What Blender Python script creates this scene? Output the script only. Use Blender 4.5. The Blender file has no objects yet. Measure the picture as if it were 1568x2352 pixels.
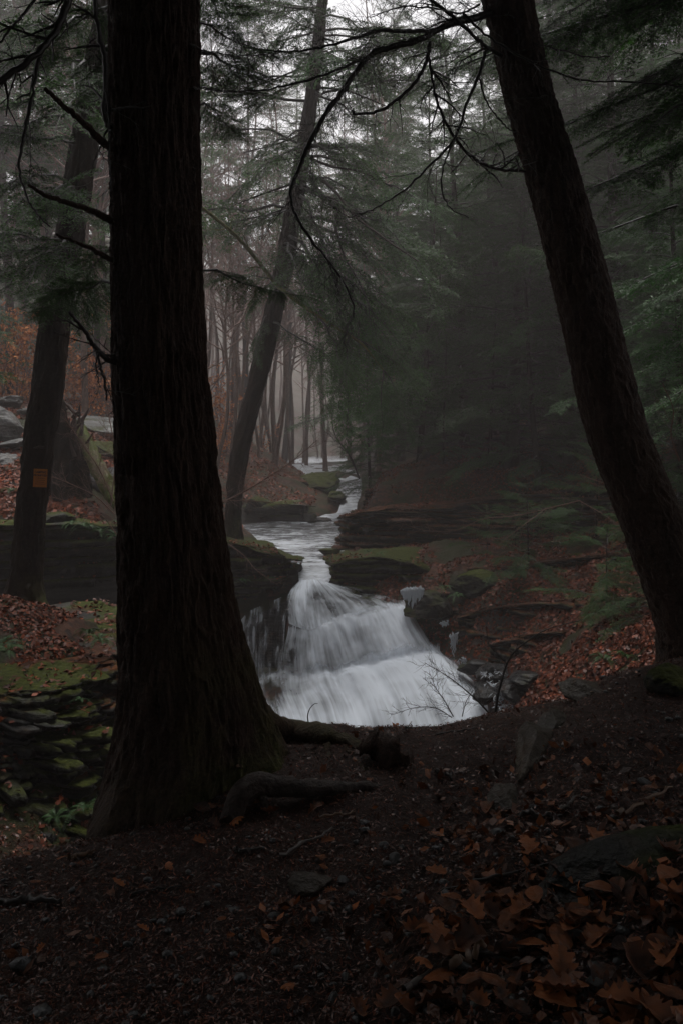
HAZE = .0038
EXPOSURE = 0.6
SHADE = [(-3.6, -1.5, 1, 'unseen hemlock added for shade behind the viewpoint on the left side of the path'), (3.4, -2.5, 1, 'unseen hemlock added for shade behind the viewpoint on the right side of the path'), (5.6, 1.6, 1, 'unseen hemlock added to shade the path from the right bank'), (-5.6, 1.2, 1, 'unseen hemlock added to shade the path from above the gully'), (0.2, -4.5, 1, 'unseen hemlock added for shade on the path behind the viewpoint'), (7.5, 5.0, 1, 'unseen hemlock added for shade on the bank behind the leaning trunk'), (-7.5, -3.5, 1, 'unseen hemlock added for shade far back on the left behind the viewpoint'), (7, -4, 1, 'unseen hemlock added for shade far back on the right behind the viewpoint'), (-2.6, -6.5, 1, 'unseen hemlock added for shade deep in the wood behind the viewpoint'), (10, 9, 1, 'hemlock added for shade high on the right bank out of view'), (-9, 4, 1, 'hemlock added for shade across the gully out of view'), (3.2, -8.5, 1, 'farthest unseen hemlock added for shade behind the viewpoint')]
import bpy, math, random
import numpy as np
from mathutils import Vector, Matrix

random.seed(11)
rng = np.random.default_rng(11)
sc = bpy.context.scene
col = sc.collection
PI = math.pi
EYE = 1.5            # camera height above the path
K = 1839.0           # focal length in units of a 1568-wide picture
HV = 1020.0          # horizon row in that picture

# ------------------------------------------------------------------ helpers
def P(u, v, Y):
    """a point Y metres in front of the camera seen at (u, v)"""
    return np.array([(u - 784.0) / K * Y, Y, EYE - (v - HV) / K * Y])

def hash3(ix, iy, iz):
    h = (ix.astype(np.int64) * 374761393 + iy.astype(np.int64) * 668265263 + iz.astype(np.int64) * 2147483647 + 1274126177) & 0xFFFFFFFF
    h = ((h ^ (h >> 13)) * 1274126177) & 0xFFFFFFFF
    h = ((h ^ (h >> 16)) * 2246822519) & 0xFFFFFFFF
    h = h ^ (h >> 15)
    return (h & 0xFFFFFF) / float(0xFFFFFF) * 2 - 1

def vnoise(p):
    p = np.asarray(p, float)
    f = np.floor(p); t = p - f
    t = t * t * t * (t * (t * 6 - 15) + 10)
    i = f.astype(np.int64)
    r = 0
    for dx in (0, 1):
        wx = t[:, 0] if dx else 1 - t[:, 0]
        for dy in (0, 1):
            wy = t[:, 1] if dy else 1 - t[:, 1]
            for dz in (0, 1):
                wz = t[:, 2] if dz else 1 - t[:, 2]
                r = r + wx * wy * wz * hash3(i[:, 0] + dx, i[:, 1] + dy, i[:, 2] + dz)
    return r

def fbm(p, octv=4, gain=.5, lac=2.03):
    a, r, q = 1.0, 0, np.asarray(p, float)
    for _ in range(octv):
        r = r + a * vnoise(q); q = q * lac + 7.3; a *= gain
    return r

def make_mesh(name, V, faces, mats=(), midx=None, smooth=False, attrs=None, uv=None):
    """faces: a list of (n,k) integer arrays"""
    me = bpy.data.meshes.new(name)
    V = np.asarray(V, np.float32)
    faces = [np.asarray(f, np.int32) for f in faces if len(f)]
    me.vertices.add(len(V)); me.vertices.foreach_set('co', V.ravel())
    loops = np.concatenate([f.ravel() for f in faces])
    tot = np.concatenate([np.full(len(f), f.shape[1], np.int32) for f in faces])
    start = np.concatenate([[0], np.cumsum(tot)[:-1]]).astype(np.int32)
    me.loops.add(len(loops)); me.loops.foreach_set('vertex_index', loops)
    me.polygons.add(len(tot)); me.polygons.foreach_set('loop_start', start); me.polygons.foreach_set('loop_total', tot)
    for m in mats: me.materials.append(m)
    if midx is not None: me.polygons.foreach_set('material_index', np.asarray(midx, np.int32))
    if smooth: me.polygons.foreach_set('use_smooth', np.ones(len(tot), bool))
    if attrs:
        for k, a in attrs.items():
            at = me.attributes.new(k, 'FLOAT', 'POINT'); at.data.foreach_set('value', np.asarray(a, np.float32))
    if uv is not None:
        l = me.uv_layers.new(name='UVMap'); l.data.foreach_set('uv', np.asarray(uv, np.float32)[loops].ravel())
    me.update(calc_edges=True)
    return me

def link(name, me, parent=None, loc=None):
    o = bpy.data.objects.new(name, me); col.objects.link(o)
    if parent is not None: o.parent = parent
    if loc is not None: o.location = loc
    return o

def tag(o, label=None, cat=None, group=None, kind=None):
    if label: o['label'] = label
    if cat: o['category'] = cat
    if group: o['group'] = group
    if kind: o['kind'] = kind
    return o

def empty(name, loc=(0, 0, 0)):
    o = bpy.data.objects.new(name, None); col.objects.link(o); o.location = loc
    o.empty_display_size = .2
    return o

def dup(root, loc, rz=0, scale=1.0, lean=(0, 0)):
    r = root.copy(); col.objects.link(r)
    r.location = loc; r.rotation_euler = (lean[0], lean[1], rz); r.scale = (scale,) * 3
    for ch in list(root.children):
        c = ch.copy(); col.objects.link(c); c.parent = r
        for g in list(ch.children):
            d = g.copy(); col.objects.link(d); d.parent = c
    return r

class Soup:
    """collects pieces with a material index and builds one mesh"""
    def __init__(s): s.V = []; s.F = []; s.M = []; s.n = 0; s.T = []
    def add(s, V, faces, mi=0, tint=None):
        V = np.asarray(V, float)
        for f in faces:
            if len(f):
                s.F.append(np.asarray(f, np.int64) + s.n); s.M.append(np.full(len(f), mi, np.int32))
        s.V.append(V); s.n += len(V)
        s.T.append(np.zeros(len(V)) if tint is None else np.broadcast_to(np.asarray(tint, float), (len(V),)))
    def add_soup(s, V, quads, tris, M=None, tint=None): pass
    def raw(s):
        return np.concatenate(s.V), s.F, np.concatenate(s.M), np.concatenate(s.T)
    def mesh(s, name, mats, smooth=False):
        V, F, M, T = s.raw()
        return make_mesh(name, V, F, mats, M, smooth, {'tint': T})

def tube(pts, rad, sides=6):
    pts = np.asarray(pts, float); n = len(pts)
    rad = np.broadcast_to(np.asarray(rad, float), (n,))
    t = np.gradient(pts, axis=0); t /= np.linalg.norm(t, axis=1)[:, None] + 1e-12
    ref = np.array([0, 0, 1.0]) if abs(t[0, 2]) < .9 else np.array([1.0, 0, 0])
    a = np.zeros((n, 3)); 
    x = np.cross(t[0], ref); x /= np.linalg.norm(x)
    for i in range(n):
        x = x - t[i] * x.dot(t[i]); x /= np.linalg.norm(x) + 1e-12; a[i] = x
    b = np.cross(t, a)
    th = np.arange(sides) * 2 * PI / sides
    V = pts[:, None] + rad[:, None, None] * (np.cos(th)[None, :, None] * a[:, None] + np.sin(th)[None, :, None] * b[:, None])
    i = np.arange(n - 1)[:, None] * sides; j = np.arange(sides)[None]; j2 = (j + 1) % sides
    F = np.stack([i + j, i + j2, i + sides + j2, i + sides + j], -1).reshape(-1, 4)
    return V.reshape(-1, 3), [F]

def smooth_line(pts, n):
    """Catmull-Rom through pts, n samples"""
    p = np.asarray(pts, float)
    p = np.vstack([2 * p[0] - p[1], p, 2 * p[-1] - p[-2]])
    m = len(p) - 3
    t = np.linspace(0, m - 1e-9, n); k = t.astype(int); f = (t - k)[:, None]
    a, b, c, d = p[k], p[k + 1], p[k + 2], p[k + 3]
    return .5 * (2 * b + (c - a) * f + (2 * a - 5 * b + 4 * c - d) * f ** 2 + (3 * b - a - 3 * c + d) * f ** 3)

def grow_twigs(S, line, r0, rate, length, depth, rnd, mi=0, sag=.25, spread=1.0, flat=None, sides=3):
    """side twigs off a polyline, recursively"""
    line = np.asarray(line)
    seg = np.linalg.norm(np.diff(line, axis=0), axis=1); L = seg.sum()
    n = max(1, int(L * rate)); cum = np.concatenate([[0], np.cumsum(seg)])
    for q in range(n):
        d = (q + rnd.random() * .9 + .05) / n * L
        k = min(len(seg) - 1, np.searchsorted(cum, d) - 1); k = max(k, 0)
        f = (d - cum[k]) / (seg[k] + 1e-9)
        p = line[k] * (1 - f) + line[k + 1] * f
        t = (line[k + 1] - line[k]) / (seg[k] + 1e-9)
        w = rnd.normal(size=3); w -= t * w.dot(t)
        if flat is not None: w[2] *= flat
        w /= np.linalg.norm(w) + 1e-9
        ang = rnd.uniform(.5, 1.1) * spread
        dirv = t * math.cos(ang) + w * math.sin(ang)
        l = length * rnd.uniform(.4, 1.1) * (1 - .45 * d / L)
        m = 5
        pts = [p]
        cur = dirv
        for s_ in range(m):
            cur = cur + rnd.normal(size=3) * .16 + np.array([0, 0, -sag * .12])
            cur /= np.linalg.norm(cur)
            pts.append(pts[-1] + cur * l / m)
        rr = max(r0 * rnd.uniform(.45, .7), .0009)
        S.add(*tube(pts, np.linspace(rr, rr * .35, m + 1), sides), mi)
        if depth > 1:
            grow_twigs(S, pts, rr, rate * 1.25, length * .5, depth - 1, rnd, mi, sag, spread, flat, sides)

# ------------------------------------------------------------------ materials
def node_mat(name):
    m = bpy.data.materials.new(name); m.use_nodes = True
    nt = m.node_tree; nt.nodes.clear()
    out = nt.nodes.new('ShaderNodeOutputMaterial')
    return m, nt, out

class N:
    """tiny node helper"""
    def __init__(s, nt): s.nt = nt
    def new(s, t, **kw):
        n = s.nt.nodes.new(t)
        for k, v in kw.items(): setattr(n, k, v)
        return n
    def put(s, sock, v):
        if isinstance(v, bpy.types.NodeSocket): s.nt.links.new(v, sock)
        else: sock.default_value = v
    def noise(s, vec, scale, detail=4, rough=.55, dist=0):
        n = s.new('ShaderNodeTexNoise'); s.put(n.inputs['Vector'], vec)
        s.put(n.inputs['Scale'], scale); s.put(n.inputs['Detail'], detail); s.put(n.inputs['Roughness'], rough); s.put(n.inputs['Distortion'], dist)
        return n.outputs['Fac']
    def voro(s, vec, scale, out='Color', feature='F1'):
        n = s.new('ShaderNodeTexVoronoi', feature=feature); s.put(n.inputs['Vector'], vec); s.put(n.inputs['Scale'], scale)
        return n.outputs[out]
    def ramp(s, fac, stops, interp='LINEAR'):
        n = s.new('ShaderNodeValToRGB'); s.put(n.inputs[0], fac)
        e = n.color_ramp.elements; n.color_ramp.interpolation = interp
        while len(e) < len(stops): e.new(.5)
        for k, (p, c) in enumerate(stops):
            e[k].position = p; e[k].color = (*c, 1) if len(c) == 3 else c
        return n.outputs[0]
    def mix(s, f, a, b, blend='MIX'):
        n = s.new('ShaderNodeMix', data_type='RGBA', blend_type=blend)
        s.put(n.inputs[0], f)
        for so, v in ((n.inputs[6], a), (n.inputs[7], b)):
            s.put(so, (*v, 1) if isinstance(v, tuple) and len(v) == 3 else v)
        return n.outputs[2]
    def math(s, op, a, b=0.0, clamp=False):
        n = s.new('ShaderNodeMath', operation=op, use_clamp=clamp)
        s.put(n.inputs[0], a); s.put(n.inputs[1], b); return n.outputs[0]
    def maprange(s, v, a, b, c=0.0, d=1.0):
        n = s.new('ShaderNodeMapRange'); s.put(n.inputs[0], v)
        for k, x in enumerate((a, b, c, d)): s.put(n.inputs[k + 1], x)
        return n.outputs[0]
    def scale(s, vec, xyz):
        n = s.new('ShaderNodeMapping'); s.put(n.inputs['Vector'], vec); n.inputs['Scale'].default_value = xyz
        return n.outputs[0]
    def attr(s, name):
        n = s.new('ShaderNodeAttribute', attribute_name=name); return n.outputs['Fac']
    def bsdf(s, color, rough, out, bump=None, strength=.5, dist=.02, spec=.5, extra=None):
        b = s.new('ShaderNodeBsdfPrincipled')
        s.put(b.inputs['Base Color'], (*color, 1) if isinstance(color, tuple) and len(color) == 3 else color)
        s.put(b.inputs['Roughness'], rough); s.put(b.inputs['Specular IOR Level'], spec)
        if bump is not None:
            n = s.new('ShaderNodeBump'); s.put(n.inputs['Height'], bump); n.inputs['Strength'].default_value = strength; n.inputs['Distance'].default_value = dist
            s.nt.links.new(n.outputs[0], b.inputs['Normal'])
        if extra:
            for k, v in extra.items(): s.put(b.inputs[k], v)
        s.nt.links.new(b.outputs[0], out.inputs['Surface'])
        return b
    def objco(s): return s.new('ShaderNodeTexCoord').outputs['Object']
    def pos(s): return s.new('ShaderNodeNewGeometry').outputs['Position']
    def upness(s):
        g = s.new('ShaderNodeNewGeometry'); x = s.new('ShaderNodeSeparateXYZ'); s.nt.links.new(g.outputs['Normal'], x.inputs[0]); return x.outputs[2]

def mat_bark(name, dark, light, moss=0.0, stretch=.18, scale=14, rough=.55, spec=.10):
    m, nt, out = node_mat(name); n = N(nt)
    co = n.objco(); v = n.scale(co, (1, 1, stretch))
    a = n.noise(v, scale, 6, .6, .6); b = n.noise(co, scale * 2.6, 5, .6); d = n.noise(co, 2.3, 3)
    c = n.ramp(a, [(.3, dark), (.62, light)])
    c = n.mix(n.maprange(b, .45, .8), c, tuple(x * 1.7 for x in light))
    c = n.mix(n.maprange(d, .4, .75, 0, .6), c, (.035, .018, .010))
    fl = n.noise(co, scale * 4.2, 3, .5)
    c = n.mix(n.maprange(fl, .66, .72, 0, .7), c, (.075, .078, .062))
    if moss:
        g = n.math('MULTIPLY', n.maprange(n.noise(co, 3.1, 4), .42, .62), n.attr('moss'))
        c = n.mix(g, c, n.ramp(b, [(.3, (.03, .045, .008)), (.7, (.10, .12, .02))]))
    n.bsdf(c, rough, out, n.math('ADD', n.math('MULTIPLY', a, .7), n.math('MULTIPLY', b, .4)), .8, .03, spec)
    return m

def mat_simple(name, lo, hi, rough=.5, spec=.4, scale=3.0, attr=None, bumpscale=None, trans=0):
    """two-tone natural material; 'attr' picks the tone piece by piece"""
    m, nt, out = node_mat(name); n = N(nt)
    if attr: f = n.attr(attr)
    else: f = n.noise(n.objco(), scale, 4)
    c = n.ramp(f, [(.2, lo), (.8, hi)]) if not attr else n.ramp(f, [(0, lo), (1, hi)])
    b = n.noise(n.objco(), bumpscale, 4) if bumpscale else None
    n.bsdf(c, rough, out, b, .5, .01, spec)
    return m

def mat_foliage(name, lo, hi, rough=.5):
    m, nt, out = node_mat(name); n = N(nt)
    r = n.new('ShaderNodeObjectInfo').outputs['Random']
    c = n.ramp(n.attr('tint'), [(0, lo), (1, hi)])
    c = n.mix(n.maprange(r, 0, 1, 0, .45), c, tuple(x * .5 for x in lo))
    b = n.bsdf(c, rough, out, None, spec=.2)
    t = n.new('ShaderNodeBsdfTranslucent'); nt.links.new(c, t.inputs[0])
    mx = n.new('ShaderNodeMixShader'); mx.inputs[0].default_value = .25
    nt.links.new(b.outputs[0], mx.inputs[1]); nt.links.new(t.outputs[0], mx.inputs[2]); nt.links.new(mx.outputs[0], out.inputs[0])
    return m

def mat_rock(name, base=(.05, .048, .046), lightc=(.13, .13, .125), moss=.6, leaf=0.0, strata=6.0, rough=.45):
    m, nt, out = node_mat(name); n = N(nt)
    p = n.pos(); up = n.upness()
    lay = n.noise(n.scale(p, (.6, .6, strata)), 2.2, 5, .6, .3)
    a = n.noise(p, 3.5, 6, .65); b = n.noise(p, 22, 5, .6); w = n.noise(p, .9, 4)
    c = n.ramp(lay, [(.35, tuple(x * .55 for x in base)), (.55, base), (.75, lightc)])
    c = n.mix(n.maprange(b, .5, .75, 0, .5), c, lightc)
    c = n.mix(n.maprange(n.noise(p, 6, 5), .55, .7, 0, .5), c, (.075, .045, .022))
    mosscol = n.ramp(b, [(.3, (.014, .019, .004)), (.7, (.062, .072, .010))])
    mask = n.math('MULTIPLY', n.maprange(n.math('ADD', up, n.math('MULTIPLY', n.math('SUBTRACT', a, .5), 1.6)), .25, .8), n.maprange(w, .62 - .34 * moss, .72 - .34 * moss))
    c = n.mix(mask, c, mosscol)
    if leaf:
        lm = n.math('MULTIPLY', n.maprange(up, .5, .8), n.maprange(n.noise(p, 1.3, 5), .62 - .3 * leaf, .68 - .3 * leaf))
        lc = n.ramp(n.voro(p, 13, 'Color'), [(.1, (.015, .006, .003)), (.5, (.05, .016, .006)), (.9, (.10, .036, .013))])
        c = n.mix(lm, c, lc)
    n.bsdf(c, n.mix(mask, (rough,) * 3, (.9,) * 3), out, n.math('ADD', n.math('MULTIPLY', lay, .6), n.math('ADD', n.math('MULTIPLY', a, .5), n.math('MULTIPLY', b, .25))), 1.0, .07, .18)
    return m

BARK_BIG = mat_bark('hemlock_bark', (.0045, .0026, .0019), (.045, .026, .019), moss=1, scale=30, stretch=.10)
BARK_MID = mat_bark('grey_brown_bark', (.0045, .0035, .003), (.022, .016, .013), moss=1, scale=9)
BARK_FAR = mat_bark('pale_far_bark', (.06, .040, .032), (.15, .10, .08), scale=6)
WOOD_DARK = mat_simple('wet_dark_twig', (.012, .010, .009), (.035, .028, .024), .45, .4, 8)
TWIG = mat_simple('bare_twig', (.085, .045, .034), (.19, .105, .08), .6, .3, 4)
TWIG_MOSS = mat_simple('mossy_limb', (.05, .05, .015), (.15, .15, .045), .8, .2, 9)
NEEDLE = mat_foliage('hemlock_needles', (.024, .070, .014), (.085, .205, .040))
NEEDLE_BR = mat_foliage('hemlock_needles_bright', (.034, .098, .026), (.10, .24, .066))  # brighter needle copy, so sprays look lit where the canopy blocks light
FERN = mat_foliage('fern_green', (.018, .050, .012), (.075, .15, .05))
BEECH = mat_simple('dry_beech_leaf', (.30, .075, .014), (.66, .26, .08), .6, .3, attr='tint')
OAKLEAF = mat_simple('wet_oak_leaf', (.022, .0065, .0030), (.36, .112, .030), .34, .28, attr='tint', bumpscale=60)
LITTER = mat_simple('needle_litter', (.026, .0085, .005), (.34, .125, .075), .30, .32, attr='tint')
LEAFBANK = mat_simple('wet_fallen_leaf', (.030, .008, .0045), (.25, .060, .022), .45, .18, attr='tint')
PEBBLE = mat_simple('pebble_grey', (.020, .021, .022), (.065, .067, .067), .4, .5, 30, bumpscale=90)
ROCK = mat_rock('wet_shale', (.020, .019, .019), (.06, .06, .058), .45)
ROCK_MOSS = mat_rock('mossy_shale', (.018, .017, .016), (.055, .055, .05), .9)
ROCK_LEAF = mat_rock('leafy_shale', (.015, .0145, .0145), (.045, .043, .041), .7, leaf=1.0)
ROCK_LEDGE = mat_rock('ledge_shale', (.014, .013, .012), (.05, .05, .045), .72, leaf=.3)
ROCK_PALE = mat_rock('pale_lichened_rock', (.10, .10, .098), (.26, .26, .25), .05)
ROCK_BLACK = mat_rock('black_wet_rock', (.014, .014, .015), (.04, .04, .04), .15, rough=.3)

# ------------------------------------------------------------------ terrain
CP = []
def cp(u, v, Y): CP.append(P(u, v, Y))
def cx(X, Y, Z): CP.append(np.array([X, Y, Z], float))
for a in [(0, 2352, 2.05), (784, 2352, 2.0), (1568, 2352, 1.85), (0, 2150, 2.45), (0, 1970, 2.9), (300, 1900, 3.15), (550, 1760, 3.7), (800, 1685, 4.1),
          (940, 1668, 4.2), (700, 1668, 4.2), (1150, 1636, 4.5), (1300, 1604, 4.75), (1450, 1570, 5.0), (1568, 1560, 5.1), (1568, 1800, 3.2), (1200, 1850, 3.1), (1200, 2100, 2.4),
          (1568, 2050, 2.3), (700, 1900, 3.05), (700, 2100, 2.45), (150, 1935, 3.0)]: cp(*a)
for a in [(4, 4, .5), (4, 2, .55), (6.5, 4, 1.2), (-3, 1.2, -.1), (-5, 1.5, -.5), (0, -3, .25), (-4, -3, .1), (4, -3, .7), (3, 5.2, .35), (5, 7, .6)]: cx(*a)
# drop beyond the rim of the path
for a in [(0, 5.0, -.9), (.7, 5.2, -.9), (-.7, 4.8, -.9), (1.5, 5.6, -.75), (0, 7, -3.0), (1.2, 7.2, -2.8), (-1.2, 6.4, -2.8), (0, 10, -3.8), (1.5, 10, -3.5), (-1.5, 9, -3.5),
          (.3, 13, -4.0), (1.8, 13, -3.8), (-1, 13, -3.9), (2.4, 6.4, -.8), (3.4, 7.2, -.45)]: cx(*a)
# gully and mossy ledge on the left
for a in [(-1.75, 3.9, -.75), (-1.3, 4.4, -1.0), (-2.5, 5.2, -1.45), (-4, 5.2, -1.35), (-3.2, 3.8, -.75), (-4.5, 3.6, -.9), (-2.2, 6.0, -1.6), (-3.6, 6.2, -1.4), (-5, 6.2, -1.3), (-7, 6, -1.0),
          (-3.0, 7.0, -1.35), (-4, 6.9, -1.3), (-5.5, 7.0, -1.2), (-2.7, 8.3, -.62), (-3.6, 8.1, -.60), (-4.6, 8.0, -.58), (-5.5, 8.5, -.4), (-2.9, 9.5, -.60), (-4.1, 10.4, -.62), (-6, 10.5, -.45),
          (-7, 13.3, -2.3), (-5.5, 13.6, -2.6), (-4.4, 14.0, -2.8), (-3.4, 15.4, -3.2), (-2.4, 16.4, -3.2), (-1.5, 7.5, -2.8), (-1.6, 8.8, -3.2), (-1.9, 10.5, -3.4), (-3, 11.8, -2.7), (-4.5, 12.2, -2.5), (-6.5, 12.3, -2.0), (-2.5, 14, -3.4), (-3.8, 13.2, -2.9)]: cx(*a)
# left bank above the dark wall
for a in [(150, 1192, 15.0), (0, 1190, 15.0), (270, 1200, 15.6), (150, 1150, 16.0), (0, 1140, 16), (270, 1160, 17), (150, 1100, 17.5), (20, 1030, 18.5), (240, 1010, 20), (200, 955, 23), (20, 930, 23), (100, 890, 30), (250, 900, 30), (100, 800, 38),
          (100, 650, 52), (300, 700, 52), (400, 1050, 26), (450, 1150, 20), (480, 1200, 18.6), (600, 1240, 19.2), (545, 1225, 19.2), (560, 1110, 28), (650, 1092, 31), (620, 1170, 26.6), (700, 1160, 27.5), (745, 1088, 36), (560, 1010, 38), (640, 960, 60),
          (-1500, 900, 40), (-800, 1000, 20), (-1200, 700, 60)]: cp(*a)
# stream bed
for (u, z, Y) in [(720, -1.45, 24), (690, -1.45, 24), (600, -1.35, 24.3), (720, -1.5, 20), (725, -1.65, 18), (715, -1.9, 17.1), (795, -1.1, 27.5), (795, -.7, 31), (780, -.35, 36), (750, -.2, 45), (740, -.05, 60), (720, .1, 74)]:
    cx((u - 784) / K * Y, Y, z)
for a in [(-.2, 16.2, -2.2), (.6, 16.4, -2.2), (-.9, 16.3, -2.6), (-1.5, 16.2, -3.0), (1.2, 16.1, -2.1), (0, 15, -3.6), (-1.2, 15, -3.5), (1.0, 14.8, -3.5), (2.0, 14.3, -3.4)]: cx(*a)
# far hill, right bank, right slope
for a in [(740, 1036, 82), (740, 930, 95), (740, 830, 118), (500, 880, 75), (520, 780, 110), (300, 560, 105), (900, 900, 105), (0, 500, 100),
          (830, 1098, 24.5), (850, 1125, 22.3), (1000, 1040, 25), (1200, 1008, 26), (1400, 995, 27), (1200, 900, 42), (1400, 800, 52), (1568, 690, 62), (1000, 960, 46), (1300, 600, 95), (1000, 760, 90), (1568, 450, 105),
          (2100, 900, 30), (2500, 700, 50), (2300, 1000, 18),
          (1050, 1268, 18.4), (900, 1268, 18.5), (1250, 1252, 17.9), (1250, 1310, 16), (1060, 1385, 15.9), (1060, 1320, 16.3), (1150, 1440, 14.9), (1150, 1370, 15.2), (1200, 1530, 13), (1350, 1500, 11.5), (1500, 1400, 11), (1450, 1190, 16.8),
          (1568, 1090, 18), (1400, 1100, 19.4), (1120, 1570, 14), (1170, 1640, 12.6), (1250, 1640, 10.5), (1400, 1590, 8.4), (1568, 1550, 7.2), (1700, 1450, 8), (1800, 1300, 11), (2000, 1100, 14)]: cp(*a)
for (u, z, Y) in [(800, -1.25, 20.5), (850, -1.12, 20.3), (900, -1.08, 20.2), (950, -1.05, 20.0), (1000, -1.0, 19.9), (1100, -.95, 19.5), (1250, -.85, 19.2), (1350, -.75, 18.7), (900, -1.1, 19.3), (1000, -1.0, 19.0), (1100, -.95, 18.7), (1250, -.85, 18.3),
                  (850, -.2, 21.7), (950, -.05, 21.4), (1050, .05, 21.0), (1200, .3, 20.7), (1340, .55, 20.2)]:
    cx((u - 784) / K * Y, Y, z)
# beyond
for a in [(-120, 120, 45), (0, 140, 32), (120, 140, 48), (120, 60, 30), (-120, 60, 28), (40, 20, 8), (-40, 10, 2), (-30, -6, 0), (30, -6, 3), (14, 8, 3)]: cx(*a)
CP = np.array(CP)

def warp(X, Y):
    d = np.maximum(Y, -6) + 8.0
    return np.stack([X / d * 3.0, np.log(d) * 3.0], -1)
_c = warp(CP[:, 0], CP[:, 1])
def _phi(a, b):
    return np.sqrt(((a[:, None] - b[None]) ** 2).sum(-1) + 1e-5)
_n = len(CP)
_A = np.zeros((_n + 3, _n + 3)); _A[:_n, :_n] = _phi(_c, _c) - np.eye(_n) * .004
_A[:_n, _n] = 1; _A[:_n, _n + 1:] = _c; _A[_n, :_n] = 1; _A[_n + 1:, :_n] = _c.T
_w = np.linalg.solve(_A, np.concatenate([CP[:, 2], np.zeros(3)]))

rows = np.array([  # Y, z, uL, uR, foam
    (84, .34, 760, 800, .1), (76, .29, 700, 800, .2), (60, .18, 655, 805, .5), (50, .08, 665, 815, .6), (44, -.02, 675, 822, .55), (40, -.1, 690, 826, .8), (36, -.2, 735, 830, .3), (33, -.35, 755, 830, .3), (30, -.52, 772, 826, .35), (28.6, -.62, 782, 820, .5),
    (27.6, -.86, 776, 818, .8), (26.4, -1.0, 690, 812, .3), (25.3, -1.04, 540, 806, .12), (24, -1.07, 545, 800, .16), (22.6, -1.10, 560, 795, .3), (21, -1.16, 600, 792, .42), (20, -1.2, 640, 790, .36), (19, -1.25, 660, 785, .5), (18.2, -1.31, 680, 775, .5), (17.6, -1.38, 686, 762, .62), (17.1, -1.49, 687, 752, .75)])
_ro = rows[::-1]

def H(X, Y):
    X = np.atleast_1d(np.asarray(X, float)); Y = np.broadcast_to(np.atleast_1d(np.asarray(Y, float)), X.shape)
    sh = X.shape; X = X.ravel(); Y = Y.ravel()
    out = np.empty(len(X))
    for k in range(0, len(X), 40000):
        q = warp(X[k:k + 40000], Y[k:k + 40000])
        out[k:k + 40000] = _phi(q, _c) @ _w[:_n] + _w[_n] + q @ _w[_n + 1:]
    p = np.stack([X, Y, np.zeros_like(X)], -1)
    far = np.clip((Y - 5) / 4, 0, 1)
    e = np.clip((X - (.5 + (Y - 3.1) * .55)) / .28, 0, 1); out += .075 * e * e * (3 - 2 * e) * np.clip((6.2 - Y) / 1.2, 0, 1)
    zs = np.interp(Y, _ro[:, 0], _ro[:, 1]); xl = (np.interp(Y, _ro[:, 0], _ro[:, 2]) - 784) / K * Y; xr = (np.interp(Y, _ro[:, 0], _ro[:, 3]) - 784) / K * Y
    dl = np.maximum(xl - X, 0); dr = np.maximum(X - xr, 0)
    cap = zs - .35 + np.where(Y < 24, 1.2, .7) * np.minimum(dl, 6) + np.where(Y < 24.5, 2.0, .9) * np.minimum(dr, 6)
    out = np.where((Y > 16.3) & (Y < 80), np.minimum(out, cap), out)
    out += .030 * fbm(p * 1.7, 3) + .010 * fbm(p * 9, 2) + far * (.11 * fbm(p * .9 + 5, 4)) + far * (X > 0) * (Y < 26) * .12 * np.abs(fbm(p * 1.1 + 15, 3)) + np.clip((Y - 20) / 20, 0, 1) * .5 * fbm(p * .17, 3)
    return out.reshape(sh)
def Hs(x, y): return float(H(np.array([x]), np.array([y]))[0])

def ground_at(u, v, y0=1.3, y1=110):
    """where the sight line through (u, v) meets the terrain"""
    Y = np.exp(np.linspace(math.log(y0), math.log(y1), 700))
    X = (u - 784) / K * Y; Z = EYE - (v - HV) / K * Y
    h = H(X, Y)
    k = np.argmax(Z < h)
    if not (Z < h).any(): k = len(Y) - 1
    return np.array([X[k], Y[k], h[k]])

def mat_ground():
    m, nt, out = node_mat('forest_floor'); n = N(nt)
    p = n.pos(); up = n.upness()
    f1 = n.noise(p, 2.0, 5); f2 = n.noise(p, 38, 5, .65); f3 = n.noise(p, 150, 4, .7)
    duff = n.ramp(f2, [(.3, (.012, .0052, .0034)), (.55, (.034, .0155, .0105)), (.8, (.075, .037, .026))])
    duff = n.mix(n.maprange(f1, .4, .7, 0, .6), duff, (.022, .010, .008))
    cell = n.voro(p, 11, 'Color')
    lf = n.ramp(cell, [(.15, (.012, .006, .004)), (.45, (.035, .012, .006)), (.7, (.065, .022, .010)), (.95, (.10, .042, .022))])
    rock = n.ramp(n.noise(n.scale(p, (.5, .5, 6)), 2, 6, .65), [(.35, (.012, .012, .012)), (.7, (.06, .058, .055))])
    moss = n.ramp(f2, [(.3, (.007, .010, .0025)), (.7, (.028, .034, .006))])
    c = n.mix(n.attr('leaf'), duff, lf)
    c = n.mix(n.math('MULTIPLY', n.attr('moss'), n.maprange(n.noise(p, 1.4, 5), .42, .56)), c, moss)
    c = n.mix(n.maprange(up, .72, .45), c, rock)
    h = n.math('ADD', n.math('MULTIPLY', f2, .6), n.math('ADD', n.math('MULTIPLY', f3, .3), n.math('MULTIPLY', n.voro(p, 11, 'Distance'), .4)))
    n.bsdf(c, .55, out, h, .9, .03, .16)
    return m

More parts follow.
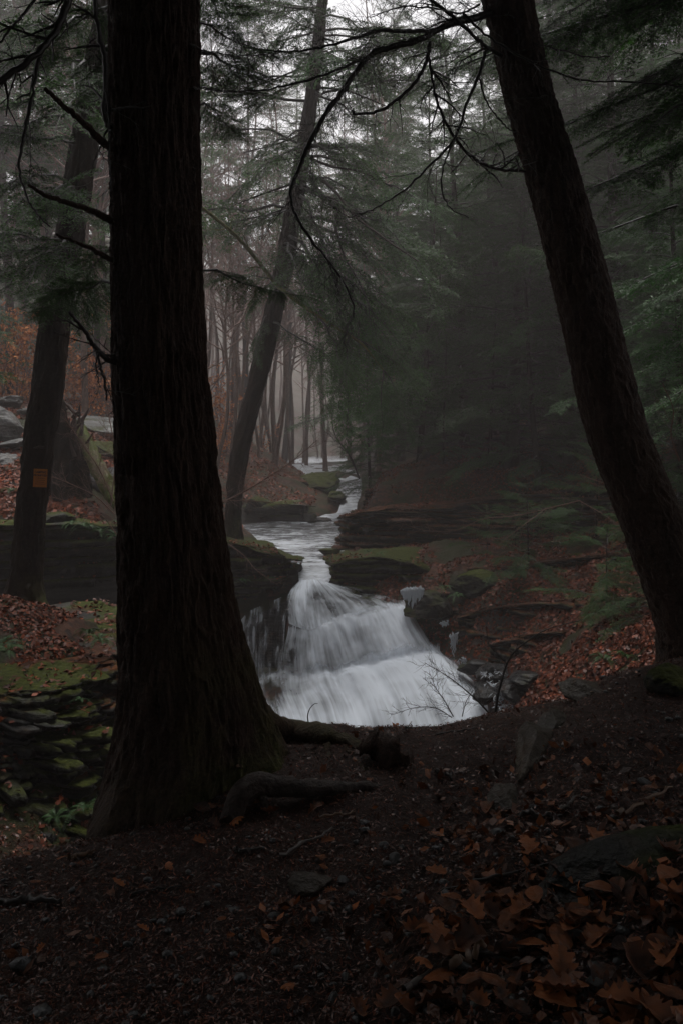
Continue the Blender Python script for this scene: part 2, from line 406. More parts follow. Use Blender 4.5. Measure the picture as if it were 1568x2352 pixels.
ny, nx = 560, 420
yy = np.concatenate([np.linspace(-6, 1.2, 24, endpoint=False), np.exp(np.linspace(math.log(1.2), math.log(130), ny - 24))])
tt = np.linspace(-1, 1, nx); tt = np.sign(tt) * (.55 * np.abs(tt) + .45 * np.abs(tt) ** 3)
GX = tt[None, :] * (5 + 1.15 * np.maximum(yy, 0) + np.where(yy < 1.2, 6, 0))[:, None]; GY = np.repeat(yy[:, None], nx, 1)
GZ = H(GX, GY)
i = np.arange(ny - 1)[:, None] * nx; j = np.arange(nx - 1)[None]
GF = np.stack([i + j, i + j + 1, i + nx + j + 1, i + nx + j], -1).reshape(-1, 4)
leafw = np.clip((GY - 9) / 5, 0, 1); leafw = np.where((GX < -1.6) & (GY > 6.8), .8, leafw); leafw = np.where((GX < -.8) & (GY < 6.8), .12, leafw)
mossw = np.clip((GY - 5.2) / 1.5, 0, 1) * .9
mossw = np.where((GX < -1.9) & (GY < 12) & (GY > 5.4), 1.0, mossw)
ground = link('ground', make_mesh('ground', np.stack([GX, GY, GZ], -1).reshape(-1, 3), [GF], [mat_ground()], smooth=True, attrs={'leaf': leafw.ravel(), 'moss': mossw.ravel()}))
tag(ground, 'dark forest floor dropping into a stream gorge', kind='structure')

# ------------------------------------------------------------------ water
def mat_stream():
    m, nt, out = node_mat('stream_water'); n = N(nt)
    uv = n.new('ShaderNodeTexCoord').outputs['UV']
    s1 = n.noise(n.scale(uv, (3, 11, 1)), 3.0, 6, .6, .5); s2 = n.noise(n.scale(uv, (6, 20, 1)), 4, 5, .65, .4)
    w = n.math('ADD', n.math('MULTIPLY', n.attr('foam'), 1.0), n.math('MULTIPLY', n.math('SUBTRACT', n.math('ADD', n.math('MULTIPLY', s1, .6), n.math('MULTIPLY', s2, .4)), .5), 2.6))
    f = n.maprange(w, .12, .8)
    c = n.mix(f, (.035, .036, .038), (.64, .68, .74))
    n.bsdf(c, n.mix(f, (.12,) * 3, (.6,) * 3), out, n.math('ADD', s1, s2), .5, .08, .5)
    return m
nr, nc = 260, 34
k = np.linspace(0, len(rows) - 1, nr); R = np.stack([np.interp(k, np.arange(len(rows)), rows[:, q]) for q in range(5)], -1)
s = np.linspace(0, 1, nc)
U = R[:, 2:3] * (1 - s) + R[:, 3:4] * s
WX = (U - 784) / K * R[:, 0:1]; WY = np.repeat(R[:, 0:1], nc, 1)
pz = np.stack([WX * 2.0, WY * 1.4, WX * 0], -1).reshape(-1, 3)
rap = np.clip(R[:, 4:5] * 1.5, .2, 1)
WZ = R[:, 1:2] + rap * .045 * fbm(pz, 4).reshape(nr, nc) + rap * .02 * fbm(pz * 4, 2).reshape(nr, nc)
foam = np.repeat(R[:, 4:5], nc, 1)
def grid_faces(a, b):
    i = np.arange(a - 1)[:, None] * b; j = np.arange(b - 1)[None]
    return np.stack([i + j, i + b + j, i + b + j + 1, i + j + 1], -1).reshape(-1, 4)
stream = link('stream', make_mesh('stream', np.stack([WX, WY, WZ], -1).reshape(-1, 3), [grid_faces(nr, nc)], [mat_stream()], smooth=True,
              attrs={'foam': foam.ravel()}, uv=np.stack([WX.ravel() * .12, WY.ravel() * .12], -1)))
tag(stream, 'grey rippling stream running down to the waterfall', kind='structure')

def mat_fall(name, dens):
    m, nt, out = node_mat(name); n = N(nt)
    uv = n.new('ShaderNodeTexCoord').outputs['UV']
    a = n.noise(n.scale(uv, (24, 1.3, 1)), 1.0, 4, .55, .5); b = n.noise(n.scale(uv, (64, 2.4, 1)), 1.0, 3, .55, .4); c = n.noise(n.scale(uv, (8, 3.2, 1)), 1.0, 3, .5, .6)
    st = n.math('ADD', n.math('MULTIPLY', a, .5), n.math('ADD', n.math('MULTIPLY', b, .28), n.math('MULTIPLY', c, .32)))
    f = n.attr('foam')
    al = n.maprange(n.math('ADD', n.math('MULTIPLY', f, 1.35), n.math('MULTIPLY', n.math('SUBTRACT', st, .55), 2.6)), .12, 1.15)
    al = n.math('MULTIPLY', al, n.math('MULTIPLY', n.maprange(f, 0, .12), dens), clamp=True)
    d = n.new('ShaderNodeBsdfPrincipled')
    n.put(d.inputs['Base Color'], (.82, .88, .96, 1)); d.inputs['Roughness'].default_value = .75; d.inputs['Specular IOR Level'].default_value = .15
    bp = n.new('ShaderNodeBump'); n.put(bp.inputs['Height'], st); bp.inputs['Strength'].default_value = .15; bp.inputs['Distance'].default_value = .06
    nt.links.new(bp.outputs[0], d.inputs['Normal'])
    tl = n.new('ShaderNodeBsdfTranslucent'); tl.inputs[0].default_value = (.8, .83, .87, 1)
    mx0 = n.new('ShaderNodeMixShader'); mx0.inputs[0].default_value = .12
    nt.links.new(d.outputs[0], mx0.inputs[1]); nt.links.new(tl.outputs[0], mx0.inputs[2])
    tr = n.new('ShaderNodeBsdfTransparent'); mx = n.new('ShaderNodeMixShader'); n.put(mx.inputs[0], al)
    nt.links.new(tr.outputs[0], mx.inputs[1]); nt.links.new(mx0.outputs[0], mx.inputs[2]); nt.links.new(mx.outputs[0], out.inputs[0])
    return m
FALL = mat_fall('falling_water', 1.0); FALL_FOAM = mat_fall('water_foam', .9)

def sheet(lines, foams, nt_, ns_):
    """lines: list of streamlines, each a list of (u,v,Y); foams the same shape; returns vertices, faces, foam, uv"""
    m = len(lines)
    L = [smooth_line([P(*q) for q in l], nt_) for l in lines]
    Fm = [np.interp(np.linspace(0, 1, nt_), np.linspace(0, 1, len(f)), f) for f in foams]
    L = np.array(L)                                     # m, nt, 3
    A = np.array([smooth_line(L[:, t], ns_) for t in range(nt_)])       # nt, ns, 3
    Fo = np.array([np.interp(np.linspace(0, m - 1, ns_), np.arange(m), [f[t] for f in Fm]) for t in range(nt_)])
    sx = np.linspace(0, 1, ns_); ty = np.linspace(0, 1, nt_)
    uv = np.stack(np.meshgrid(sx, ty), -1)
    return A, Fo, uv

fall = empty('waterfall', P(800, 1560, 15.2))
tag(fall, 'silky white two-tier waterfall pouring over dark rock into the gorge', 'waterfall')
def part_at_world(name, me, parent):
    o = link(name, me, parent); o.matrix_parent_inverse = Matrix.Translation(parent.location).inverted(); return o

def fall_part(name, lines, foams, a, b, amp=.02, var=.16, seed=0):
    G, Fm, uv = sheet(lines, foams, a, b)
    q = np.stack([uv[..., 0].ravel() * 12, uv[..., 1].ravel() * 6, uv[..., 0].ravel() * 0 + 3 + seed], -1)
    Fm = np.clip(Fm + var * fbm(q, 3).reshape(Fm.shape) * (Fm > .04), 0, 1)
    G = G + amp * fbm(np.stack([uv[..., 0].ravel() * 30, uv[..., 1].ravel() * 3, uv[..., 0].ravel() * 0 + seed], -1), 3).reshape(a, b, 1) * np.array([0, -1, .3])
    width = np.linalg.norm(G[a // 2, -1] - G[a // 2, 0]) / 4.0
    part_at_world(name, make_mesh(name, G.reshape(-1, 3), [grid_faces(a, b)], [FALL], smooth=True, attrs={'foam': Fm.ravel()}, uv=(uv * np.array([width * 1.15, .5]) + np.array([seed * .37, seed * .2])).reshape(-1, 2)), fall)
    return G
chute = [[(687, 1334, 17.0), (668, 1356, 16.7), (660, 1385, 16.35), (664, 1432, 16.08)], [(694, 1332, 17.04), (684, 1362, 16.6), (682, 1400, 16.25), (690, 1442, 16.02)], [(704, 1332, 17.06), (702, 1366, 16.55), (706, 1405, 16.2), (714, 1446, 15.98)],
         [(716, 1331, 17.08), (728, 1368, 16.5), (738, 1398, 16.2), (748, 1434, 15.96)], [(728, 1331, 17.1), (756, 1366, 16.45), (776, 1390, 16.2), (794, 1420, 15.92)], [(738, 1332, 17.1), (788, 1362, 16.45), (818, 1380, 16.2), (845, 1405, 15.9)],
         [(746, 1335, 17.1), (822, 1360, 16.45), (858, 1372, 16.22), (890, 1394, 15.93)], [(750, 1338, 17.1), (850, 1358, 16.5), (890, 1368, 16.25), (921, 1386, 15.98)]]
G1 = fall_part('chute', chute, [[.5, .5, .4, .3], [.85, .8, .7, .6], [.8, .75, .75, .8], [.7, .5, .45, .6], [.6, .34, .30, .5], [.55, .27, .24, .45], [.5, .24, .2, .4], [.3, .12, .1, .25]], 70, 130, seed=1)
curtain = [[(664, 1425, 16.15), (662, 1450, 16.02), (652, 1500, 15.85), (650, 1558, 15.7)], [(690, 1432, 16.1), (688, 1455, 15.98), (683, 1505, 15.78), (684, 1558, 15.6)], [(712, 1436, 16.05), (716, 1458, 15.92), (720, 1508, 15.7), (728, 1557, 15.5)],
           [(745, 1424, 16.05), (752, 1446, 15.85), (764, 1500, 15.6), (778, 1552, 15.38)], [(790, 1410, 16.0), (800, 1434, 15.78), (816, 1488, 15.5), (836, 1537, 15.25)], [(840, 1396, 16.0), (852, 1420, 15.75), (872, 1475, 15.4), (894, 1521, 15.18)],
           [(885, 1386, 16.02), (900, 1410, 15.75), (928, 1465, 15.36), (950, 1509, 15.12)], [(915, 1379, 16.05), (932, 1405, 15.78), (962, 1458, 15.38), (992, 1504, 15.1)], [(928, 1377, 16.1), (945, 1405, 15.85), (976, 1458, 15.45), (1012, 1503, 15.12)]]
G2 = fall_part('curtain', curtain, [[.1, .36, .30, .26, .26], [.1, .5, .34, .28, .3], [.3, .9, .82, .70, .6], [.2, .78, .56, .50, .48], [.2, .9, .74, .66, .6], [.2, .98, .86, .78, .72], [.2, .95, .92, .86, .8], [.2, .85, .84, .8, .78], [.05, .3, .32, .3, .32]], 90, 170, seed=2)
veil = [[(553, 1425, 16.14), (553, 1490, 16.07), (556, 1558, 16.02)], [(572, 1405, 16.16), (571, 1480, 16.08), (572, 1558, 16.0)], [(592, 1395, 16.2), (590, 1480, 16.1), (590, 1558, 15.98)], [(615, 1386, 16.24), (612, 1475, 16.1), (611, 1558, 15.9)], [(640, 1374, 16.3), (635, 1470, 16.05), (632, 1558, 15.8)], [(664, 1364, 16.5), (655, 1440, 16.1), (646, 1558, 15.72)]]
G3 = fall_part('thin_veil', veil, [[.2, .42, .45, .4], [.2, .46, .42, .36], [.15, .20, .18, .18], [.05, .10, .10, .12], [.06, .10, .12, .16], [.3, .40, .28, .24]], 70, 90, .012, .2, seed=3)
lo_lines = [
    [(573, 1524, 15.97), (575, 1549, 15.95), (585, 1590, 15.3), (605, 1640, 14.5), (630, 1720, 13.5)],
    [(616, 1525, 15.82), (618, 1550, 15.8), (622, 1592, 15.2), (640, 1640, 14.4), (660, 1720, 13.4)],
    [(660, 1524, 15.67), (662, 1549, 15.65), (662, 1585, 15.15), (680, 1630, 14.4), (710, 1720, 13.4)],
    [(720, 1523, 15.49), (722, 1548, 15.47), (728, 1572, 15.1), (752, 1620, 14.4), (780, 1720, 13.3)],
    [(774, 1516, 15.37), (776, 1541, 15.35), (786, 1560, 15.0), (812, 1615, 14.3), (848, 1720, 13.2)],
    [(844, 1498, 15.24), (846, 1523, 15.22), (862, 1538, 14.9), (900, 1605, 14.1), (936, 1720, 13.0)],
    [(918, 1479, 15.12), (920, 1504, 15.1), (942, 1520, 14.8), (992, 1595, 13.95), (1040, 1710, 12.9)],
    [(973, 1470, 15.10), (975, 1495, 15.08), (1004, 1512, 14.8), (1068, 1588, 13.9), (1130, 1700, 12.9)],
    [(1003, 1470, 15.10), (1005, 1495, 15.08), (1042, 1522, 14.8), (1120, 1604, 13.9), (1190, 1700, 12.9)],
    [(1014, 1472, 15.10), (1016, 1497, 15.08), (1056, 1528, 14.8), (1138, 1612, 13.9), (1215, 1704, 12.9)]]
lo_foam = [[0, .25, .28, .5, .45], [0, .25, .12, .6, .5], [0, .4, .22, .66, .52], [0, .75, .74, .74, .55], [0, .85, .86, .76, .55], [0, .9, .88, .76, .6], [0, .9, .88, .76, .62], [0, .85, .84, .76, .66], [0, .5, .62, .66, .6], [0, .08, .12, .18, .2]]
A2, Fo2, uv2 = sheet(lo_lines, lo_foam, 110, 170)
Fo2 = np.clip(Fo2 + .14 * fbm(np.stack([uv2[..., 0].ravel() * 9, uv2[..., 1].ravel() * 7, uv2[..., 0].ravel() * 0], -1), 3).reshape(Fo2.shape) * (Fo2 > .05), 0, 1.1)
q = np.stack([uv2[..., 0].ravel() * 16, uv2[..., 1].ravel() * 2.2, uv2[..., 0].ravel() * 0], -1)
A2 += (.045 * fbm(q, 3)).reshape(110, 170, 1) * np.array([0, -.5, 1])
crest = fbm(np.stack([uv2[..., 0].ravel() * 13, uv2[..., 0].ravel() * 0, uv2[..., 0].ravel() * 0 + 9], -1), 4).reshape(110, 170)
A2[..., 2] += .06 * crest * np.exp(-(uv2[..., 1] / .28) ** 2)
uv2 = uv2 * np.array([1, .8])
part_at_world('lower_tier', make_mesh('lower_tier', A2.reshape(-1, 3), [grid_faces(110, 170)], [FALL_FOAM], smooth=True, attrs={'foam': Fo2.ravel()}, uv=uv2.reshape(-1, 2)), fall)

B2 = A2 + np.array([0, .12, -.2])
S = Soup()
for g_, (a_, b_) in ((G1, (70, 130)), (G2, (90, 170)), (G3, (70, 90))): S.add((g_ + np.array([0, .17, -.16])).reshape(-1, 3), [grid_faces(a_, b_)])
S.add(B2.reshape(-1, 3), [grid_faces(110, 170)])
fr = link('fall_rock', S.mesh('fall_rock', [ROCK_BLACK], True)); tag(fr, 'wet black rock step showing through the thin left veil of the waterfall', 'rock')
pool = np.stack(np.meshgrid(np.linspace(-2.6, 3.2, 60), np.linspace(8.6, 14.6, 60)), -1).reshape(-1, 2)
pz = -3.72 + .04 * fbm(np.stack([pool[:, 0] * 1.5, pool[:, 1] * 1.5, pool[:, 0] * 0], -1), 3)
pl = link('plunge_pool', make_mesh('plunge_pool', np.column_stack([pool, pz]), [grid_faces(60, 60)], [mat_stream()], smooth=True, attrs={'foam': np.full(3600, .5)}, uv=pool * .12))
tag(pl, 'churning pool below the waterfall', kind='structure')

# ------------------------------------------------------------------ layered rock
LEAFPTS = []
def outcrop(name, line, zt, zb, thick, setb, depth, mats, jit=.10, block=.7, over=None, seed=1, label=None, step=.09, leaves=26):
    """a bank of layered shale: line runs left to right seen from the camera side, zt the top along it, setb how far it leans back from foot to top"""
    r = np.random.default_rng(seed)
    line = np.asarray(line, float); L = np.linalg.norm(np.diff(line, axis=0), axis=1).sum(); n = max(30, int(L / step))
    p = smooth_line(line, n); t = np.gradient(p, axis=0); t /= np.linalg.norm(t, axis=1)[:, None]
    nor = np.stack([t[:, 1], -t[:, 0]], -1)
    x = np.linspace(0, len(line) - 1, n)
    zt = np.interp(x, np.arange(len(line)), zt); sb = np.interp(x, np.arange(len(line)), setb)
    arc = np.linspace(0, L, n)
    S = Soup(); z = zb; k = 0
    top = zt.max()
    while z < top:
        th = thick * r.uniform(.5, 1.6)
        rel = np.clip((z - zb) / (zt - zb + 1e-6), 0, 1.2)
        off = -sb * rel
        if over is not None: off = off + np.array([over(q) for q in rel])
        cuts = np.cumsum(r.uniform(.35, 1.6, int(L / block * 3) + 4) * block) - block * r.random()
        b = r.normal(0, jit, len(cuts) + 1)[np.searchsorted(cuts, arc)]
        cr = np.min(np.abs(arc[:, None] - cuts[None]), axis=1)
        off = off + b - .05 * np.exp(-(cr / .06) ** 2) + jit * .35 * vnoise(np.stack([arc * 2.3, arc * 0 + z * 3, arc * 0 + seed], -1))
        tilt = .02 * np.sin(arc * .7 + k)
        z0 = np.minimum(z, zt - .0016 * max(0, 60 - k)) + tilt; z1 = np.minimum(z + th, zt - .0016 * max(0, 59 - k)) + tilt
        edge = .22 * th
        e0 = off + .02 * r.normal(size=n) - .03; e1 = off + .018 * r.normal(size=n) + .02; e2 = off + .02 * r.normal(size=n) - .012
        def row(o, zz): return np.column_stack([p + nor * o[:, None], zz])
        V = np.concatenate([row(off - .55, z0 + .01), row(e0, z0 + .004), row(e1, z0 + (z1 - z0) * r.uniform(.35, .65)), row(e2, z1 - edge * .3), row(off - .07, z1 + .012 * r.normal(size=n))] + [row(off - dd, z1 + .05 * min(1, dd * 2.5) * fbm(np.column_stack([(p + nor * (off - dd)[:, None]) * 2.6, z1 * 3]), 3)) for dd in (.18, .34, .55, .85, 1.2) if dd < depth - .1] + [row(off - depth, z1)])
        nd = 5 + sum(dd < depth - .1 for dd in (.18, .34, .55, .85, 1.2))
        F = []
        i = np.arange(n - 1)
        for a in range(nd): F.append(np.stack([a * n + i, a * n + i + 1, (a + 1) * n + i + 1, (a + 1) * n + i], -1))
        F = np.concatenate(F)
        S.add(V, [F])
        if leaves:
            m = int(L * leaves); kk = r.integers(0, n, m); kk = kk[fbm(np.column_stack([arc[kk] * 1.1, kk * 0 + z * .5, kk * 0 + seed]), 2) > -.1]; dd = r.uniform(0, .75, len(kk)) ** 1.3
            LEAFPTS.append(np.column_stack([p[kk] + nor[kk] * (off[kk] - dd)[:, None], z1[kk] + .03]))
        z += th * .98; k += 1
    o = link(name, S.mesh(name, mats, False)); tag(o, label, 'rock outcrop')
    return o

XY = lambda u, Y: ((u - 784) / K * Y, Y)
outcrop('rock_outcrop', [XY(808, 25), XY(800, 22.8), XY(768, 21.2), XY(800, 20.2), XY(900, 19.9), XY(1040, 19.5), XY(1200, 19.2), XY(1330, 18.6), XY(1480, 18)],
        [-.5, -.42, -.34, -.2, -.05, .05, .32, .6, .7], -1.5, .13, [.2, .2, .25, .35, .4, .4, .4, .4, .4], 2.0, [ROCK_LEAF], .13, .9, seed=3, label='upper layered shale cliff on the right bank, leaf covered, above the stream')
outcrop('rock_outcrop', [XY(775, 20.6), XY(748, 18.6), XY(752, 17.5), XY(800, 17.25), XY(860, 17.0), XY(930, 16.7), XY(1010, 16.5)],
        [-1.12, -1.1, -1.05, -.95, -.85, -.95, -1.2], -2.5, .11, [.1, .1, .15, .25, .3, .5, .5], 1.8, [ROCK_MOSS], .11, .7, seed=5, label='lower shale ledge with moss at the lip of the waterfall')
outcrop('rock_outcrop', [(-8, 13.8), (-6.3, 14.0), (-4.9, 14.4), (-4.1, 14.8), (-3.1, 16.2), (-2.35, 16.9), (-1.65, 17.1), (-1.15, 17.2), (-.9, 17.5), (-.9, 18.3), (-1.3, 19.5)],
        [.15, .15, .15, .1, -.3, -.52, -.74, -.88, -1.0, -1.0, -1.0], -3.6, .16, [.2, .1, .0, .0, .0, .1, .2, .25, .3, .3, .3], 1.6, [ROCK_MOSS], .12, 1.0,
        over=lambda q: -1.15 * max(0, 1 - q / .82) ** .7, seed=8, label='dark undercut rock wall with mossy rim left of the waterfall')
outcrop('rock_outcrop', [(-7, 6.4), (-5, 6.15), (-3.9, 6.0), (-3.0, 6.15), (-2.4, 6.55), (-2.1, 7.2), (-2.0, 8.2), (-2.2, 9.4), (-2.7, 10.8), (-3.4, 11.6)],
        [-.60, -.62, -.64, -.66, -.67, -.66, -.64, -.66, -.68, -.68], -1.75, .075, [1.6, 1.7, 1.7, 1.5, .9, .45, .35, .35, .3, .3], 1.6, [ROCK_LEDGE], .13, .3, seed=12, label='low mossy stepped ledge below the tree with the orange sign', step=.05)
outcrop('rock_outcrop', [XY(500, 26.5), XY(560, 26.2), XY(600, 26.0), XY(640, 25.9), XY(690, 25.8), XY(714, 26.0), XY(716, 26.8)],
        [-.55, -.45, -.38, -.35, -.36, -.4, -.45], -1.2, .3, [.2] * 7, 2.0, [ROCK_MOSS], .12, 1.8, seed=21, label='squat mossy rock wall at the back of the pool')
outcrop('rock_outcrop', [XY(1010, 26.4), XY(1150, 26.2), XY(1300, 26), XY(1450, 25.6), XY(1600, 25)],
        [1.4, 1.85, 1.95, 1.9, 2.0], .2, .22, [.5] * 5, 2.5, [ROCK_LEAF], .2, 1.2, seed=23, label='dim rock band topped with leaves under the dark hemlocks')
outcrop('rock_outcrop', [XY(925, 15.9), XY(960, 15.5), XY(1010, 15.2), XY(1060, 14.9), XY(1110, 14.6), XY(1150, 14)],
        [-1.35, -1.5, -1.75, -2.0, -2.3, -2.6], -3.6, .09, [.7, .7, .8, .9, 1.0, 1.0], 1.6, [ROCK_LEAF], .09, .4, seed=25, label='wet stepped rock along the right edge of the waterfall', step=.06)

def band(us, vs, Ys, up, h, seed, label, mat=ROCK_LEAF, thick=.09):
    line = [XY(u, Y) for u, Y in zip(us, Ys)]; zt = [P(u, v, Y)[2] + up for u, v, Y in zip(us, vs, Ys)]
    outcrop('rock_outcrop', line, zt, min(zt) - h, thick, [.35] * len(us), 1.5, [mat], .13, .6, seed=seed, label=label, step=.07)
band([985, 1060, 1180, 1320, 1450], [1330, 1318, 1310, 1292, 1280], [16.9, 16.3, 15.6, 15.0, 14.4], .12, 1.0, 101, 'mossy rock band with leaves running right from the lower shale ledge')
band([1040, 1120, 1220, 1340, 1480], [1425, 1405, 1395, 1385, 1350], [15.3, 14.9, 14.2, 13.4, 12.6], .10, .9, 102, 'middle rock band on the right slope below the pale bare branch')
band([1100, 1180, 1290, 1400], [1490, 1470, 1455, 1440], [14.2, 13.6, 12.6, 11.8], .10, .8, 103, 'lowest rock band on the right slope above the gully stones')
band([1200, 1290, 1400, 1520], [1580, 1560, 1535, 1510], [12.0, 11.2, 10.2, 9.4], .06, .7, 104, 'dark leafy rock band behind the bare sapling')
band([830, 900, 1000, 1100], [1130, 1112, 1085, 1070], [23.4, 23.2, 23.0, 23.0], .05, .6, 105, 'leaf topped rock rim set back above the upper cliff')

def rock_mesh(name, dims, seed, mat, blocky=.5, sub=5, rough=.18):
    import bmesh
    bm = bmesh.new(); bmesh.ops.create_icosphere(bm, subdivisions=sub, radius=1.0)
    V = np.array([v.co[:] for v in bm.verts]); F = np.array([[v.index for v in f.verts] for f in bm.faces]); bm.free()
    r = np.random.default_rng(seed)
    # flatten against random planes for a broken look
    for _ in range(int(14 * blocky) + 3):
        d = r.normal(size=3); d /= np.linalg.norm(d); h = r.uniform(.55, .85)
        ex = V @ d - h; V = V - np.where(ex > 0, ex, 0)[:, None] * d * .92
    V = V * (1 + rough * fbm(V * 1.4 + seed, 4)[:, None] * .6) + .035 * fbm(V * 6 + seed, 4)[:, None] * V
    return make_mesh(name, V * np.array(dims), [F], [mat], smooth=False)

def rock(name, u, v, Y, dims, seed, mat, label, cat='rock', blocky=.6, rz=0.0, tilt=(0, 0), sink=.0, group=None):
    o = link(name, rock_mesh(name, dims, seed, mat, blocky), None, P(u, v, Y) - np.array([0, 0, sink]))
    o.rotation_euler = (tilt[0], tilt[1], rz); tag(o, label, cat, group); return o
rock('boulder', 8, 985, 19, (.55, .6, .62), 31, ROCK_PALE, 'big pale lichened boulder left of the tree with the orange sign', 'boulder', 1.0)
rock('rock_slab', 22, 922, 22, (.5, .5, .22), 32, ROCK_PALE, 'squared grey slab perched above the pale boulder', 'rock', 1, .2)
rock('rock_slab', 78, 945, 21.5, (.42, .5, .13), 33, ROCK_PALE, 'flat grey slab tucked behind the tree with the orange sign', 'rock', 1, .1)
rock('rock_slab', 212, 968, 22, (.75, .6, .13), 34, ROCK_PALE, 'flat pale slab left of the mossy leaning log top', 'rock', 1, -.2, (.15, .1))
rock('rock_slab', 258, 985, 21, (1.0, .8, .16), 35, ROCK_PALE, 'long wet grey slab sloping behind the big near trunk', 'rock', 1, -.1, (.12, .28))
rock('rock_slab', 262, 1035, 19.5, (.8, .6, .2), 36, ROCK_MOSS, 'bright moss covered slab beside the leaning log', 'rock', .9, 0, (.1, .3))
rock('boulder', 12, 1075, 18, (.42, .5, .34), 37, ROCK_PALE, 'rounded grey boulder under the pale boulder', 'boulder', .4)
rock('boulder', 52, 1062, 18.5, (.3, .35, .25), 38, ROCK_PALE, 'small pale stone beside the rounded grey boulder', 'boulder', .4)
rock('rock_slab', 30, 1018, 18.6, (.6, .5, .1), 39, ROCK_PALE, 'thin tilted slab among red leaves below the pale boulder', 'rock', 1, .1, (.1, -.15))
rock('rock', 240, 1110, 17.5, (.7, .6, .4), 40, ROCK_BLACK, 'dark rock under the foot of the leaning mossy log', 'rock', .7)
rock('moss_mound', 125, 1200, 14.8, (.38, .4, .2), 41, ROCK_MOSS, 'bright green moss mound on the rim of the dark wall', 'rock', .2)
rock('boulder', 728, 1112, 31.5, (.95, 1.0, .55), 42, ROCK_MOSS, 'mossy boulder splitting the stream at the far bend', 'boulder', .6)
rock('boulder', 770, 1142, 29, (.4, .7, .22), 43, ROCK_MOSS, 'low moss rock on the waterline right of the bend boulder', 'boulder', .5)
rock('boulder', 660, 1110, 31, (.9, .7, .3), 44, ROCK_LEAF, 'leaf strewn hump left of the bend boulder', 'boulder', .3)
rock('boulder', 595, 1170, 26.2, (.6, .5, .45), 45, ROCK_MOSS, 'leaning mossy block at the left end of the pool wall', 'boulder', .6)
rock('rock', 735, 1196, 26.2, (.5, .4, .12), 46, ROCK_BLACK, 'flat dark stone where the cascade enters the pool', 'rock', .8)
rock('rock', 755, 1266, 19.5, (.34, .3, .1), 48, ROCK_MOSS, 'flat mossy shelf stone above the throat on the right', 'rock', .8)
rock('boulder', 985, 1395, 15.6, (.5, .45, .32), 50, ROCK_MOSS, 'mossy hump beside the ice at the right end of the waterfall lip', 'boulder', .3)
rock('boulder', 1100, 1345, 16, (.6, .5, .3), 51, ROCK_MOSS, 'green mossy swell on the right slope below the cliff', 'boulder', .3)
rock('boulder', 995, 1050, 24.4, (.7, .6, .35), 52, ROCK_MOSS, 'dark mossy knob crowning the right cliff', 'boulder', .4)
for q, (u, v, Y, s_, lab) in enumerate([(1090, 1530, 14.2, .28, 'wet black stone nearest the ice trickle'), (1140, 1545, 13.6, .3, 'wet black stone with meltwater in the gully'), (1120, 1590, 13.2, .32, 'low wet stone at the right foot of the fan of water'),
                                        (1175, 1585, 12.4, .34, 'dark stone behind the bare sapling stem'), (1215, 1560, 12.2, .3, 'rounded dark stone right of the bare sapling')]):
    rock('wet_stone', u, v, Y, (s_ * 1.3, s_, s_ * .5), 60 + q, ROCK_BLACK, lab, 'stone', .7, q * .7)
# rocks of the path
def on_ground(u, v, dz=0.0):
    g = ground_at(u, v); g[2] += dz; return g
def path_rock(name, u, v, dims, seed, mat, label, rz=0, tilt=(0, 0), dz=0, blocky=.8, cat='rock', group=None):
    o = link(name, rock_mesh(name, dims, seed, mat, blocky), None, on_ground(u, v, dz)); o.rotation_euler = (tilt[0], tilt[1], rz); tag(o, label, cat, group); return o
ROCK_PATH = mat_rock('path_stone', (.055, .045, .034), (.12, .10, .078), -.6, strata=3)
ROCK_DEEPMOSS = mat_rock('deep_moss_rock', (.004, .005, .003), (.010, .011, .007), .35)
path_rock('path_rock', 1228, 1722, (.10, .30, .07), 70, ROCK_PATH, 'long buff flat rock embedded in the slope of the path', -.35, (.1, .1), .0)
path_rock('path_rock', 1275, 1660, (.10, .16, .05), 71, ROCK_PATH, 'small buff rock just above the long embedded rock', -.3, (.1, 0), .0)
path_rock('path_rock', 1350, 1590, (.16, .18, .06), 72, ROCK_PATH, 'pale flat rock at the crest near the leaning trunk', .2, (0, 0), .0)
path_rock('path_rock', 1170, 1840, (.10, .14, .05), 73, ROCK_PATH, 'wedge of buff rock below the long embedded rock', -.5, (.1, .1), -.01)
path_rock('path_rock', 710, 2035, (.085, .07, .03), 74, ROCK_PATH, 'broken grey paving-like rock in the middle of the path', .2, (.05, 0), .0)
path_rock('mossy_rock', 1460, 1985, (.40, .16, .06), 75, ROCK_DEEPMOSS, 'long dark moss covered rock hump above the leaf drift', .28, (0, -.12), -.02, .25)
path_rock('mossy_rock', 1545, 1580, (.13, .13, .09), 76, ROCK_DEEPMOSS, 'dark mossy knob at the foot of the leaning trunk', .2, (0, 0), .02, .3)

